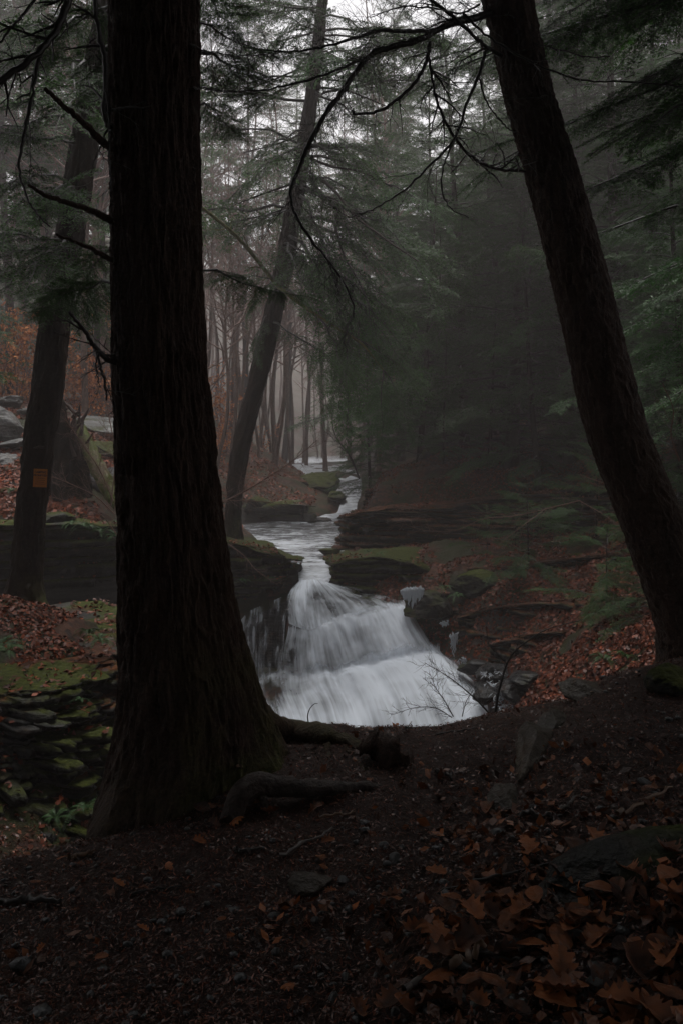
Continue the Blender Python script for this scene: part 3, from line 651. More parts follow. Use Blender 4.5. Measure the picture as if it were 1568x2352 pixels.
# ------------------------------------------------------------------ near and middle trunks
def trunk_mesh(name, keys, mat, flares=(), nz=420, nth=150, rid=.016, wave=.036, zmoss=1.0, seedo=0.0, hstretch=.3):
    """keys: (z, x, y, r); flares: (angle, width, reach, z height, z0)"""
    keys = np.array(sorted(keys)); z = keys[0, 0] + (keys[-1, 0] - keys[0, 0]) * np.linspace(0, 1, nz) ** 1.5
    cxs = smooth_z(keys[:, 0], keys[:, 1], z); cys = smooth_z(keys[:, 0], keys[:, 2], z); rs = smooth_z(keys[:, 0], keys[:, 3], z)
    th = np.linspace(0, 2 * PI, nth, endpoint=False)
    R = np.repeat(rs[:, None], nth, 1)
    for (a, w, reach, h, z0) in flares:
        d = np.abs((th - a + PI) % (2 * PI) - PI)
        R = R + reach * np.exp(-np.maximum(z - z0, 0) / h)[:, None] * np.exp(-(d / w) ** 2)[None]
    base = rs.mean()
    q = np.stack([np.cos(th)[None] * base / wave + z[:, None] * 0, np.sin(th)[None] * base / wave + z[:, None] * 0, np.repeat(z[:, None] / (wave / hstretch), nth, 1)], -1).reshape(-1, 3) + seedo
    q2 = q + .8 * np.stack([fbm(q * .25, 2), fbm(q * .25 + 9, 2), q[:, 0] * 0], -1)
    nn = fbm(q2 * .5, 4).reshape(nz, nth)
    ridge = 1 - np.abs(np.clip(nn * 1.6, -1, 1)) * 2
    big = fbm(q * .12 + 3, 3).reshape(nz, nth)
    R = R + rid * ridge + base * .018 * big + rid * .5 * fbm(q * 1.3 + 4, 2).reshape(nz, nth)
    X = cxs[:, None] + np.cos(th)[None] * R; Yv = cys[:, None] + np.sin(th)[None] * R; Z = np.repeat(z[:, None], nth, 1)
    i = np.arange(nz - 1)[:, None] * nth; j = np.arange(nth)[None]; j2 = (j + 1) % nth
    F = np.stack([i + j, i + j2, i + nth + j2, i + nth + j], -1).reshape(-1, 4)
    ms = np.exp(-np.maximum(Z - keys[0, 0] - .25, 0) / zmoss) * (.5 + .5 * np.cos(th - .2)[None])
    return make_mesh(name, np.stack([X, Yv, Z], -1).reshape(-1, 3), [F], [mat], smooth=True, attrs={'moss': ms.ravel()})
def smooth_z(kz, kv, z):
    # monotone-ish cubic
    m = np.gradient(kv, kz)
    k = np.clip(np.searchsorted(kz, z) - 1, 0, len(kz) - 2)
    h = kz[k + 1] - kz[k]; t = np.clip((z - kz[k]) / h, 0, 1)
    return (2 * t**3 - 3 * t**2 + 1) * kv[k] + (t**3 - 2 * t**2 + t) * h * m[k] + (-2 * t**3 + 3 * t**2) * kv[k + 1] + (t**3 - t**2) * h * m[k + 1]

def key(uL, uR, v, Y, leanf=1.0):
    a = P((uL + uR) / 2, v, Y); return (a[2], a[0], a[1], (uR - uL) / 2 / K * Y * leanf)

def tree_root(name, base, label, cat, group=None):
    t = empty(name, base); tag(t, label, cat, group); return t
def wpart(name, me, parent, label=None):
    o = part_at_world(name, me, parent)
    if label: o['label'] = label
    return o

big = tree_root('hemlock_tree', (-.72, 3.6, 0), 'huge dark trunk with furrowed bark and flaring roots nearest the camera', 'tree')
bk = [key(255, 452, 0, 3.62), key(257, 458, 400, 3.62), key(264, 471, 800, 3.62), key(272, 500, 1100, 3.62), key(277, 524, 1300, 3.62), key(280, 548, 1450, 3.62), key(284, 575, 1580, 3.62), key(276, 585, 1700, 3.62), key(262, 570, 1820, 3.55), key(250, 560, 1960, 3.5)]
top0 = bk[0]
bk += [(6.5, top0[1] - .04, 3.7, .185), (11, top0[1] - .05, 3.8, .15), (17, top0[1], 3.9, .05)]
wpart('trunk', trunk_mesh('big_trunk', bk, BARK_BIG, [(.35, .5, .22, .22, .02), (-.25, .3, .10, .2, 0), (-2.2, .42, .17, .20, -.06), (-1.5, .3, .08, .2, 0), (2.6, .5, .07, .22, 0), (-2.95, .3, .05, .25, -.1)], nz=1000, nth=520, zmoss=.35, wave=.017, hstretch=.17, rid=.009), big)
# surface roots along the rim
def root_tube(pts, r0, r1, name, parent, mat=BARK_BIG, n=60, sides=14):
    L = smooth_line(pts, n); rr = np.linspace(r0, r1, n) * (1 + .18 * vnoise(L * 9))
    V, F = tube(L, rr, sides)
    V = V + .016 * fbm(V * 13, 4)[:, None] * np.array([.8, .8, 1]); V[:, 2] -= .25 * (V[:, 2] - np.repeat(L[:, 2], sides))
    return wpart(name, make_mesh(name, V, F, [mat], smooth=True, attrs={'moss': np.full(len(V), .22)}), parent)
def gp(u, v, dz): return on_ground(u, v, dz)
root_tube([P(560, 1625, 3.72), P(612, 1662, 3.85), gp(680, 1688, .012), gp(750, 1698, .006), gp(820, 1712, -.004), gp(880, 1735, -.02), gp(920, 1750, -.05)], .092, .022, 'root', big)
root_tube([gp(738, 1688, -.01), gp(750, 1715, -.008), gp(757, 1745, -.012), gp(764, 1785, -.03)], .024, .010, 'root', big)
root_tube([gp(780, 1698, -.012), gp(812, 1732, -.008), gp(845, 1775, -.012), gp(870, 1805, -.03)], .022, .010, 'root', big)
root_tube([gp(300, 1850, .06), gp(255, 1872, .0), gp(215, 1896, -.03), gp(180, 1915, -.06)], .07, .03, 'root', big)
root_tube([gp(500, 1700, .10), gp(495, 1760, .03), gp(470, 1800, -.03)], .05, .03, 'root', big)

def branch_part(parent, lines, name='branch', mat=WOOD_DARK, twigs=None, seed=1, sides=6, label=None, tr=.0034):
    """lines: list of ((u,v,Y)..., r0, r1)"""
    S = Soup(); r = np.random.default_rng(seed)
    for pts, r0, r1 in lines:
        n = max(8, len(pts) * 6)
        L = smooth_line([P(*q) for q in pts], n)
        L[1:-1] += .0025 * r.normal(size=(n - 2, 3))
        S.add(*tube(L, np.linspace(r0, r1, n) * (1 + .06 * r.normal(size=n)), sides))
        if twigs: grow_twigs(S, L, max(r1 * 1.2, tr), twigs[0] * (6.5 if tr < .005 else 1.9), twigs[1], twigs[2], r, 0, .3, 1.0, None, 3)
    o = wpart(name, S.mesh(name, [mat], True), parent, label); return o
BS = dict(sides=7)
branch_part(big, [([(272, 352, 3.55), (230, 320, 3.35), (190, 280, 3.2), (150, 245, 3.1), (104, 203, 3.0)], .019, .008)], 'broken_branch', BARK_BIG)
branch_part(big, [([(274, 518, 3.55), (225, 490, 3.4), (170, 470, 3.25), (110, 450, 3.15), (66, 424, 3.1)], .017, .006)], 'broken_branch', BARK_BIG)
branch_part(big, [([(276, 608, 3.55), (235, 585, 3.4), (185, 560, 3.3), (130, 538, 3.2)], .014, .005)], 'broken_branch', BARK_BIG)
branch_part(big, [([(280, 838, 3.55), (245, 822, 3.45), (215, 790, 3.4), (195, 760, 3.35), (160, 715, 3.3)], .016, .006), ([(222, 800, 3.42), (230, 840, 3.4), (242, 880, 3.4), (245, 920, 3.38)], .007, .004), ([(222, 800, 3.42), (222, 850, 3.4), (232, 890, 3.38)], .004, .002)], 'branch', WOOD_DARK, (2.5, .25, 2), 5)
branch_part(big, [([(262, 300, 3.55), (243, 270, 3.45), (243, 150, 3.4), (225, 60, 3.35), (215, -60, 3.3)], .014, .010), ([(243, 190, 3.42), (250, 260, 3.4), (252, 340, 3.38), (256, 440, 3.4)], .006, .003)], 'branch', WOOD_DARK, (2, .25, 2), 6)
branch_part(big, [([(170, -40, 3.2), (150, 25, 3.2), (120, 85, 3.15), (70, 135, 3.1), (-20, 200, 3.05)], .016, .012), ([(97, 108, 3.15), (78, 200, 3.1), (62, 280, 3.1), (46, 370, 3.08), (55, 430, 3.08), (78, 480, 3.05), (115, 520, 3.0)], .008, .003), ([(80, 0, 3.2), (30, 60, 3.1), (-10, 110, 3.0)], .006, .004)], 'branch', WOOD_DARK, (2.2, .3, 2), 7)
branch_part(big, [([(440, 100, 3.5), (480, 120, 3.6), (560, 128, 3.9), (640, 122, 4.1)], .004, .002), ([(445, 200, 3.5), (520, 210, 3.8), (600, 212, 4.0)], .004, .002)], 'dead_twig', WOOD_DARK, (5, .3, 2), 8)

lean = tree_root('hemlock_tree', (2.28, 5.05, .0), 'dark trunk leaning left across the right side of the path', 'tree')
lk = [key(1105, 1222, 0, 5.2, .96), key(1150, 1267, 200, 5.18, .95), key(1203, 1330, 400, 5.15, .95), key(1254, 1386, 600, 5.12, .95), key(1300, 1436, 800, 5.1, .95), key(1346, 1492, 1000, 5.08, .95), key(1402, 1552, 1150, 5.06, .95), key(1456, 1622, 1300, 5.05, .95), key(1512, 1690, 1450, 5.05, .95), key(1535, 1728, 1560, 5.05), key(1538, 1760, 1680, 5.05)]
lk += [(6.5, .62, 5.3, .14), (10, 0.1, 5.5, .11), (15, -.3, 5.7, .04)]
wpart('trunk', trunk_mesh('leaning_trunk', lk, BARK_BIG, [(-2.4, .5, .10, .18, .0), (-.8, .5, .12, .2, 0), (2.7, .5, .1, .2, 0)], nz=700, nth=260, wave=.026, zmoss=.4, seedo=31, hstretch=.75, rid=.007), lean)
Y5 = 5.0
branch_part(lean, [([(1125, 30, 5.15), (1085, 42, 5.0), (1030, 55, 4.9), (965, 90, 4.8), (900, 108, 4.75), (845, 130, 4.7), (790, 205, 4.65), (745, 265, 4.6), (708, 335, 4.6), (688, 385, 4.6), (667, 440, 4.55), (682, 500, 4.5), (722, 560, 4.5), (770, 620, 4.45), (808, 690, 4.4), (812, 730, 4.4)], .025, .0035)], 'branch', WOOD_DARK, (3.4, .5, 3), 11)
branch_part(lean, [([(1000, 70, 4.85), (930, 72, 4.7), (870, 70, 4.6), (800, 92, 4.5), (720, 112, 4.45), (640, 118, 4.4), (560, 108, 4.35)], .014, .003), ([(880, 112, 4.72), (800, 150, 4.6), (720, 180, 4.5), (640, 200, 4.4), (560, 210, 4.3), (470, 205, 4.25)], .010, .003)], 'branch', WOOD_DARK, (3.0, .4, 3), 12)
branch_part(lean, [([(985, 98, 4.82), (978, 140, 4.8), (955, 185, 4.8), (915, 225, 4.8), (870, 255, 4.8), (818, 262, 4.8), (808, 252, 4.8)], .013, .007)], 'branch', WOOD_DARK, (1.5, .3, 2), 13)
branch_part(lean, [([(982, 110, 4.8), (992, 180, 4.8), (1008, 250, 4.82), (1045, 318, 4.85), (1085, 362, 4.95), (1140, 388, 5.05), (1212, 394, 5.15)], .008, .011), ([(1043, 318, 4.85), (1022, 370, 4.8), (1012, 425, 4.78), (1030, 475, 4.75), (1075, 500, 4.7)], .007, .003)], 'branch', WOOD_DARK, (2.5, .35, 2), 14)
branch_part(lean, [([(1150, 128, 5.1), (1118, 115, 4.95), (1098, 172, 4.9), (1070, 240, 4.85), (1042, 318, 4.82), (985, 380, 4.8), (930, 435, 4.75), (860, 478, 4.7), (800, 500, 4.65)], .014, .003), ([(1120, 112, 4.95), (1090, 85, 4.9), (1030, 30, 4.8), (950, -30, 4.7)], .012, .010), ([(1098, 180, 4.9), (1120, 240, 4.9), (1160, 290, 4.95), (1185, 305, 5.05)], .006, .004)], 'branch', WOOD_DARK, (2.5, .4, 3), 15)
branch_part(lean, [([(1062, 30, 4.7), (1110, 75, 4.7), (1175, 120, 4.75), (1260, 160, 4.75), (1340, 185, 4.7), (1440, 188, 4.6), (1580, 200, 4.5)], .008, .004)], 'branch', WOOD_DARK, (2.5, .3, 2), 16)
branch_part(lean, [([(1190, 90, 5.1), (1260, 108, 5.0), (1350, 130, 4.9), (1400, 130, 4.85)], .005, .003), ([(1100, 10, 5.1), (1060, 30, 4.9), (1000, 20, 4.7), (920, 15, 4.6), (850, 40, 4.5)], .007, .003)], 'branch', WOOD_DARK, (3, .4, 2), 17)

signtree = tree_root('hemlock_tree', (-4.16, 10.5, -.62), 'grey barked trunk bearing the orange notice, standing on the mossy ledge', 'tree')
sk = [key(205, 262, 100, 10.9), key(160, 222, 350, 10.8), key(133, 197, 520, 10.7), key(100, 164, 700, 10.6), key(80, 150, 850, 10.55), key(58, 128, 1000, 10.5), key(38, 104, 1180, 10.5), key(28, 98, 1300, 10.5), key(18, 96, 1400, 10.5), key(12, 98, 1450, 10.5)]
sk += [(10, -2.75, 11.1, .15), (16, -2.4, 11.4, .06)]
wpart('trunk', trunk_mesh('sign_trunk', sk, BARK_MID, [(-.3, .5, .16, .15, -.6), (-2.3, .5, .18, .2, -.6), (-1.4, .35, .08, .2, -.6)], nz=420, nth=120, rid=.014, wave=.05, zmoss=.3, seedo=55), signtree)
wpart('stub', (lambda S: (S.add(*tube([P(100, 1028, 10.35), P(92, 1026, 10.2), P(78, 1030, 10.1)], [.02, .017, .012], 6)), S.mesh('stub', [BARK_MID], True))[1])(Soup()), signtree)

mid = tree_root('hemlock_tree', P(533, 1245, 18.4), 'dark slanting trunk behind the mossy rim, its crown over the stream', 'tree')
mk = [key(513, 560, 1275, 18.4), key(514, 556, 1200, 18.4), key(520, 566, 1100, 18.4), key(535, 585, 1000, 18.4), key(560, 610, 900, 18.4), key(584, 636, 800, 18.45), key(607, 657, 700, 18.5), key(630, 680, 600, 18.5), key(648, 694, 500, 18.55), key(668, 710, 400, 18.6), key(685, 723, 300, 18.6), key(702, 737, 200, 18.7), key(728, 755, 0, 18.8)]
mk += [(16, .1, 19, .11), (20, .6, 19.2, .04)]
mk = [(a, b, c, d * .86) for a, b, c, d in mk]
wpart('trunk', trunk_mesh('mid_trunk', mk, BARK_MID, [(-1.5, .6, .12, .3, -.8), (0, .5, .1, .3, -.8)], nz=360, nth=90, rid=.014, wave=.06, zmoss=.6, seedo=77), mid)
branch_part(mid, [([(640, 660, 17.5), (560, 560, 16.5), (500, 505, 15.8), (455, 470, 15.4)], .045, .03), ([(640, 660, 17.5), (700, 705, 17.0), (760, 745, 16.6), (830, 790, 16.2), (880, 850, 16.0)], .045, .015)], 'mossy_limb', TWIG_MOSS, (1.2, .9, 3), 21, 6, None, .009)
branch_part(mid, [([(690, 400, 18.4), (730, 412, 17.5), (760, 430, 16.5), (820, 500, 15.8), (900, 560, 15.4), (960, 600, 15)], .05, .012), ([(706, 360, 18.4), (760, 382, 17.8), (830, 395, 17.2), (900, 430, 16.8)], .04, .01), ([(670, 590, 18.3), (730, 590, 17.6), (800, 600, 17)], .035, .01), ([(680, 420, 18.4), (620, 440, 17.8), (540, 470, 17.2)], .035, .01), ([(712, 300, 18.4), (640, 330, 18), (560, 350, 17.6)], .03, .01), ([(730, 140, 18.6), (660, 170, 18), (560, 210, 17.4)], .03, .01), ([(725, 200, 18.6), (800, 210, 18), (900, 250, 17.4)], .03, .01)], 'branch', BARK_MID, (1.3, 1.0, 3), 22, 6, None, .010)

# arching surface root, stump, log, rootball
ar = Soup()
def knobby(S, pts, rad, n=70, sides=16, amp=.008, fr=18):
    L = smooth_line(pts, n); rr = np.interp(np.linspace(0, 1, n), np.linspace(0, 1, len(rad)), rad) * (1 + .10 * vnoise(L * 8))
    V, F = tube(L, rr, sides); V = V + amp * fbm(V * fr, 3)[:, None] * np.array([.5, .5, 1]); S.add(V, F)
def gy(u, v, dz=0):                                   # above the path, at the depth of the ground there
    g = on_ground(u, v); g[2] += dz; return g
knobby(ar, [gy(522, 1885, -.04), gy(535, 1878, .01), gy(552, 1868, .065), gy(590, 1856, .080), gy(640, 1846, .062), gy(700, 1836, .042), gy(760, 1826, .024), gy(820, 1815, .008), gy(885, 1806, -.015)], [.035, .042, .046, .044, .040, .034, .027, .020, .010])
knobby(ar, [gy(596, 1856, .06), gy(606, 1862, .03), gy(616, 1870, .0), gy(622, 1876, -.03)], [.022, .016, .013, .010])
o = link('arched_root', ar.mesh('arched_root', [mat_bark('bare_root', (.006, .004, .003), (.035, .024, .019), scale=24, stretch=1, spec=.3)], True)); tag(o, 'dark arched root humping out of the path with leaves under it', 'root')
st = Soup()
knobby(st, [gy(830, 1745, .03), gy(860, 1748, .05), gy(900, 1752, .045), gy(945, 1755, -.01)], [.03, .05, .045, .02], amp=.034, fr=22)
o = link('rotten_stump', st.mesh('rotten_stump', [BARK_BIG], True)); tag(o, 'low black rotten stump right of the surface roots', 'stump')
lg = Soup(); knobby(lg, [P(182, 985, 16.5), P(205, 1030, 16.2), P(228, 1080, 15.9), P(252, 1125, 15.7), P(278, 1165, 15.5)], [.14, .15, .16, .15, .14], amp=.02, fr=9)
LOGM = mat_bark('mossy_log', (.06, .045, .03), (.17, .14, .085), 2.0)
V, F, M, T = lg.raw(); o = link('fallen_log', make_mesh('fallen_log', V, F, [LOGM], smooth=True, attrs={'moss': np.full(len(V), 1.6)})); tag(o, 'yellow mossy log leaning down behind the big near trunk', 'log')
rb = tree_root('uprooted_stump', P(145, 1110, 16.2), 'black upturned root plate with ragged splintered top', 'stump')
me = rock_mesh('root_plate', (.46, .32, 1.15), 91, mat_bark('rotten_root', (.003, .002, .002), (.014, .009, .007)), .3, 5, .7)
o = link('root_plate', me, rb, (0, 0, .42))
S = Soup(); r_ = np.random.default_rng(4)
for q in range(46):
    a = np.array([r_.uniform(-.42, .42), r_.uniform(-.3, .0), r_.uniform(.2, 1.4)]); b = a + np.array([r_.normal(0, .12), r_.normal(0, .1), r_.uniform(.1, .38)])
    S.add(*tube([a, (a + b) / 2 + r_.normal(0, .02, 3), b], [.05, .035, .008], 5))
link('splinter', S.mesh('splinter', [mat_simple('rotten_wood', (.008, .004, .003), (.045, .016, .009), .7)]), rb)['kind'] = 'stuff'

# the notice on the trunk
sg = P(93, 1098, 10.18); 
sign = tree_root('trail_sign', sg, 'orange paper notice with black lettering nailed to the trunk', 'sign')
sign.rotation_euler = (0, .05, .25)
def paper():
    w, h = .165, .232; n = 14
    x = np.linspace(-.5, .5, n); zz = np.linspace(-.5, .5, 10)
    g = np.stack(np.meshgrid(x, zz), -1).reshape(-1, 2)
    V = np.column_stack([g[:, 0] * w, .10 * g[:, 0] ** 2 * w * 4 * .5, g[:, 1] * h + .0])
    V2 = V + np.array([0, .002, 0])
    F = grid_faces(10, n)
    return make_mesh('paper', np.concatenate([V, V2]), [F, F[:, ::-1] + len(V)], [mat_simple('orange_paper', (.42, .13, .008), (.52, .17, .012), .6, .3, 20)], smooth=True)
link('paper', paper(), sign)
INK = mat_simple('black_ink', (.012, .010, .008), (.018, .014, .012), .6)
def text(parent, body, size, x, z, align='LEFT'):
    c = bpy.data.curves.new('lettering', 'FONT'); c.body = body; c.size = size; c.align_x = align; c.extrude = .0004; c.space_character = 1.02
    c.offset = .0012
    c.materials.append(INK); o = bpy.data.objects.new('lettering', c); col.objects.link(o); o.parent = parent; o.location = (x, -.0025, z); o.rotation_euler = (PI / 2, 0, 0)
    me = o.to_mesh(); m2 = me.copy(); m2.materials.clear(); m2.materials.append(INK); o.to_mesh_clear(); bpy.data.objects.remove(o)
    o = link('lettering', m2, parent, (x, -.0025, z)); o.rotation_euler = (PI / 2, 0, 0); o.scale = (.82, 1, 1)
    return o
text(sign, 'CAMPING', .038, 0, .062, 'CENTER'); text(sign, 'PROHIBITED', .034, 0, .022, 'CENTER')
S = Soup(); r_ = np.random.default_rng(2)
for q, zz in enumerate((-.005, -.03, -.055, -.08)):
    x = -.055
    while x < .05:
        w = r_.uniform(.006, .016)
        S.add([[x, -.0022, zz], [x + w, -.0022, zz], [x + w, -.0022, zz + .007], [x, -.0022, zz + .007]], [[[0, 1, 2, 3]]]); x += w + .004
link('small_print', S.mesh('small_print', [INK]), sign)
for sx, sz in ((-.07, .105), (.07, .105)):
    S = Soup(); S.add(*tube([[sx, .004, sz], [sx, -.006, sz]], [.003, .003], 8)); link('nail', S.mesh('nail', [ROCK_BLACK]), sign)

# ------------------------------------------------------------------ foliage
def rot_to(d, up=(0, 0, 1), roll=0.0):
    d = np.asarray(d, float); d = d / np.linalg.norm(d)
    s = np.cross(up, d); nrm = np.linalg.norm(s)
    s = np.array([0, 1.0, 0]) if nrm < 1e-6 else s / nrm
    u = np.cross(d, s)
    c, sn = math.cos(roll), math.sin(roll)
    s2 = s * c + u * sn; u2 = -s * sn + u * c
    return np.stack([d, s2, u2], -1)                 # columns: x axis, y axis, z axis

def spray(Ls, nl, nw, nstep, tstep, r, twig_r=.0012, thin=1.0):
    """one flat hemlock spray along +X: twigs left and right carrying needles"""
    B, D, T = [], [], []
    tw = Soup()
    nt_ = max(4, int(Ls / tstep))
    bend = r.normal(0, .12)
    def axis(t): return np.array([t * Ls, bend * Ls * t * t, -.16 * Ls * t * t])
    tw.add(*tube([axis(q) for q in (0, .33, .66, 1)], [twig_r * 1.6, twig_r * 1.3, twig_r, twig_r * .5], 3), 1)
    for k in range(nt_):
        for side in (-1, 1):
            t = (k + .5 + r.uniform(-.3, .3)) / nt_
            if r.random() > thin: continue
            l = Ls * .46 * min(1, t * 3.2 + .35) * (1 - t * .86) * r.uniform(.65, 1.1)
            a = r.uniform(.75, 1.1) * (1 - .3 * t)
            d = np.array([math.cos(a), side * math.sin(a), r.normal(-.12, .09)])
            p = axis(t)
            m = max(2, int(l / nstep))
            s = (np.arange(m) + r.random(m)) / m * l
            q = p + d * s[:, None]; q[:, 2] -= .35 * s ** 2 / max(l, .05) * .5
            for sd in (-1, 1):
                aa = a + sd * r.uniform(.75, 1.15, m) * side
                dd = np.stack([np.cos(aa), side * np.sin(aa), r.normal(-.05, .28, m)], -1)
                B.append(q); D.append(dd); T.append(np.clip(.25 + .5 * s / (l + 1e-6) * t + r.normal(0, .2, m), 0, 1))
            if l > .05 * Ls: tw.add(*tube([p, p + d * l * .5, q[-1] if s[-1] > l * .6 else p + d * l * .95], [twig_r, twig_r * .7, twig_r * .4], 3), 1)
    B = np.concatenate(B); D = np.concatenate(D); T = np.concatenate(T); D /= np.linalg.norm(D, axis=1)[:, None]
    m = len(B); W = np.cross(D, np.array([0, 0, 1.0]) + r.normal(0, .35, (m, 3))); W /= np.linalg.norm(W, axis=1)[:, None] + 1e-9
    l = nl * r.uniform(.7, 1.2, m)[:, None]
    V = np.stack([B - W * nw * .15, B + D * l * .5 + W * nw * .5, B + D * l, B + D * l * .5 - W * nw * .5], 1).reshape(-1, 3)
    F = np.arange(m * 4).reshape(-1, 4)
    vt, ft, mt, tt_ = tw.raw(); ft = np.concatenate(ft)
    return (np.concatenate([V, vt]), np.concatenate([F, ft + len(V)]), np.concatenate([np.zeros(m, int), mt]), np.concatenate([np.repeat(T, 4), tt_]))

class Heap:
    def __init__(s): s.V = []; s.F = []; s.M = []; s.T = []; s.n = 0
    def put(s, g, R=None, p=(0, 0, 0), k=1.0):
        V, F, M, T = g
        V = V * k
        if R is not None: V = V @ R.T
        s.V.append(V + np.asarray(p)); s.F.append(F + s.n); s.M.append(M); s.T.append(T); s.n += len(V)
    def out(s): return np.concatenate(s.V), np.concatenate(s.F), np.concatenate(s.M), np.concatenate(s.T)
    def mesh(s, name, mats, extra=None):
        V, F, M, T = s.out(); return make_mesh(name, V, [F], mats, M, False, {'tint': T})
def tube_g(pts, rad, sides, mi):
    V, F = tube(pts, rad, sides); F = F[0]; return V, F, np.full(len(F), mi), np.zeros(len(V))

def bough(Lb, ns, sl, sprays, r, droop=.22, dead=0):
    h = Heap()
    bend = r.normal(0, .15)
    def ax(t): return np.array([t * Lb, bend * Lb * t * t, .06 * Lb * t - droop * Lb * t * t])
    pts = np.array([ax(q) for q in np.linspace(0, 1, 8)]); pts[1:] += r.normal(0, .015 * Lb, (7, 3))
    h.put(tube_g(pts, np.linspace(.011, .002, 8) * Lb, 5, 1))
    for k in range(ns):
        t = .18 + .82 * (k + r.random()) / ns
        side = 1 if k % 2 else -1
        i = min(6, int(t * 7)); f = t * 7 - i; p = pts[i] * (1 - f) + pts[i + 1] * f
        a = side * r.uniform(.55, 1.15) * (1 - .55 * t)
        d = np.array([math.cos(a), math.sin(a), r.normal(-.22, .16)])
        l = sl * (.55 + .65 * math.sin(PI * min(1, t * .85 + .1))) * r.uniform(.7, 1.15)
        h.put(sprays[r.integers(len(sprays))], rot_to(d, roll=r.normal(0, .3)), p, l / sl)
    h.put(sprays[0], rot_to(pts[-1] - pts[-2], roll=r.normal(0, .2)), pts[-1], .8)
    if dead:
        S = Soup(); grow_twigs(S, pts, .004, dead, Lb * .3, 2, r, 1, .3, 1.0, .4, 3)
        V, F, M, T = S.raw(); h.put((V, np.concatenate(F), M, T))
    return h.out()

r_ = np.random.default_rng(5)
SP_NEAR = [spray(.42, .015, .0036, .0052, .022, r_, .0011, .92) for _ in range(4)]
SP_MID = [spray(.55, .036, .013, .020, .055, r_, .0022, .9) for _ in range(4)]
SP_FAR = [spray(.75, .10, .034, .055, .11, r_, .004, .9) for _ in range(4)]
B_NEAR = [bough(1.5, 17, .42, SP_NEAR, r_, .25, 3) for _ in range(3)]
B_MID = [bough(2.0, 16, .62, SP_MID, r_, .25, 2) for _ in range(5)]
B_DENSE = [bough(2.2, 34, .75, SP_MID, r_, .25, 0) for _ in range(3)]  # for upper crowns above the frame, made dense to shade the ground
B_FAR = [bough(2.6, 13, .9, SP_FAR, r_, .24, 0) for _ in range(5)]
LIMB_MATS = [NEEDLE, WOOD_DARK]
ME_NEAR = []
for b in B_NEAR: ME_NEAR.append(make_mesh('near_bough', b[0], [b[1]], LIMB_MATS, b[2], False, {'tint': b[3]}))
ME_MID = [make_mesh('mid_bough', b[0], [b[1]], LIMB_MATS, b[2], False, {'tint': b[3]}) for b in B_MID]
ME_DENSE = [make_mesh('dense_bough', b[0], [b[1]], LIMB_MATS, b[2], False, {'tint': b[3]}) for b in B_DENSE]
ME_BRIGHT = [make_mesh('bright_bough', b[0], [b[1]], [NEEDLE_BR, WOOD_DARK], b[2], False, {'tint': b[3]}) for b in B_MID]

def crown(Hh, zb, rmax, nb, boughs, bl, r, dead=20, shape=1.0, mats=None):
    """whole crown mesh data for a hemlock of height Hh, lowest bough at zb"""
    h = Heap()
    for k in range(nb):
        f = (k + r.random()) / nb
        z = zb + (Hh - zb) * f
        L = rmax * (1 - f) ** shape * r.uniform(.55, 1.1) + .35
        a = r.uniform(0, 2 * PI)
        el = r.uniform(-.15, .2) + .5 * f
        d = np.array([math.cos(a) * math.cos(el), math.sin(a) * math.cos(el), math.sin(el)])
        h.put(boughs[r.integers(len(boughs))], rot_to(d, roll=r.normal(0, .2)), (0, 0, z), L / bl)
    if dead:
        S = Soup()
        for k in range(dead):
            z = zb * r.uniform(.25, 1.1); a = r.uniform(0, 2 * PI); l = r.uniform(.5, 1.0) * rmax * .6
            pts = [np.array([0, 0, z])]; d = np.array([math.cos(a), math.sin(a), r.uniform(-.3, .2)])
            for q in range(4): pts.append(pts[-1] + d * l / 4 + r.normal(0, .05, 3) * l)
            S.add(*tube(pts, np.linspace(.022, .006, 5), 4), 1); grow_twigs(S, pts, .007, 2.2, l * .45, 2, r, 1, .4, 1, .5, 3)
        V, F, M, T = S.raw(); h.put((V, np.concatenate(F), M, T))
    return h.mesh('crown', mats or LIMB_MATS)
def stem_mesh(Hh, r0, mat, r, sides=10, wob=.10):
    z = np.linspace(-.6, Hh, 26)
    pts = np.column_stack([wob * vnoise(np.column_stack([z * .25, z * 0 + r.random() * 90, z * 0])), wob * vnoise(np.column_stack([z * .25, z * 0 + r.random() * 90 + 40, z * 0])), z])
    rad = r0 * np.clip(1 - z / Hh * .92, .05, 1) * (1 + .5 * np.exp(-np.maximum(z, 0) / .25))
    V, F = tube(pts, rad, sides)
    return make_mesh('trunk', V, F, [mat], smooth=True, attrs={'moss': np.full(len(V), .0)})

def proto(name, trunk_me, crown_me, cname='crown'):
    t = empty(name); link('trunk', trunk_me, t); link(cname, crown_me, t); return t
far_h = [proto('hemlock_tree', stem_mesh(15, .17, BARK_MID, r_), crown(15, 1.6 + q * .6, 3.3, 120, B_FAR, 2.6, r_, 16, .7, [NEEDLE_BR, WOOD_DARK] if q % 2 else None)) for q in range(4)]
mid_h = [proto('hemlock_tree', stem_mesh(11, .13, BARK_MID, r_), crown(11, 1.2, 2.7, 90, B_MID, 2.0, r_, 14, .7, [NEEDLE_BR, WOOD_DARK] if q else None)) for q in range(3)]
tall_h = [proto('hemlock_tree', stem_mesh(23, .19, BARK_MID, r_), crown(23, 8.5 + q, 3.8, 120, B_FAR, 2.6, r_, 0, .6)) for q in range(2)]
young_h = [proto('young_hemlock', stem_mesh(2.4, .025, BARK_MID, r_, 6, .05), crown(2.4, .1, 1.35, 22, B_MID, 2.0, r_, 0, .6)) for q in range(3)]

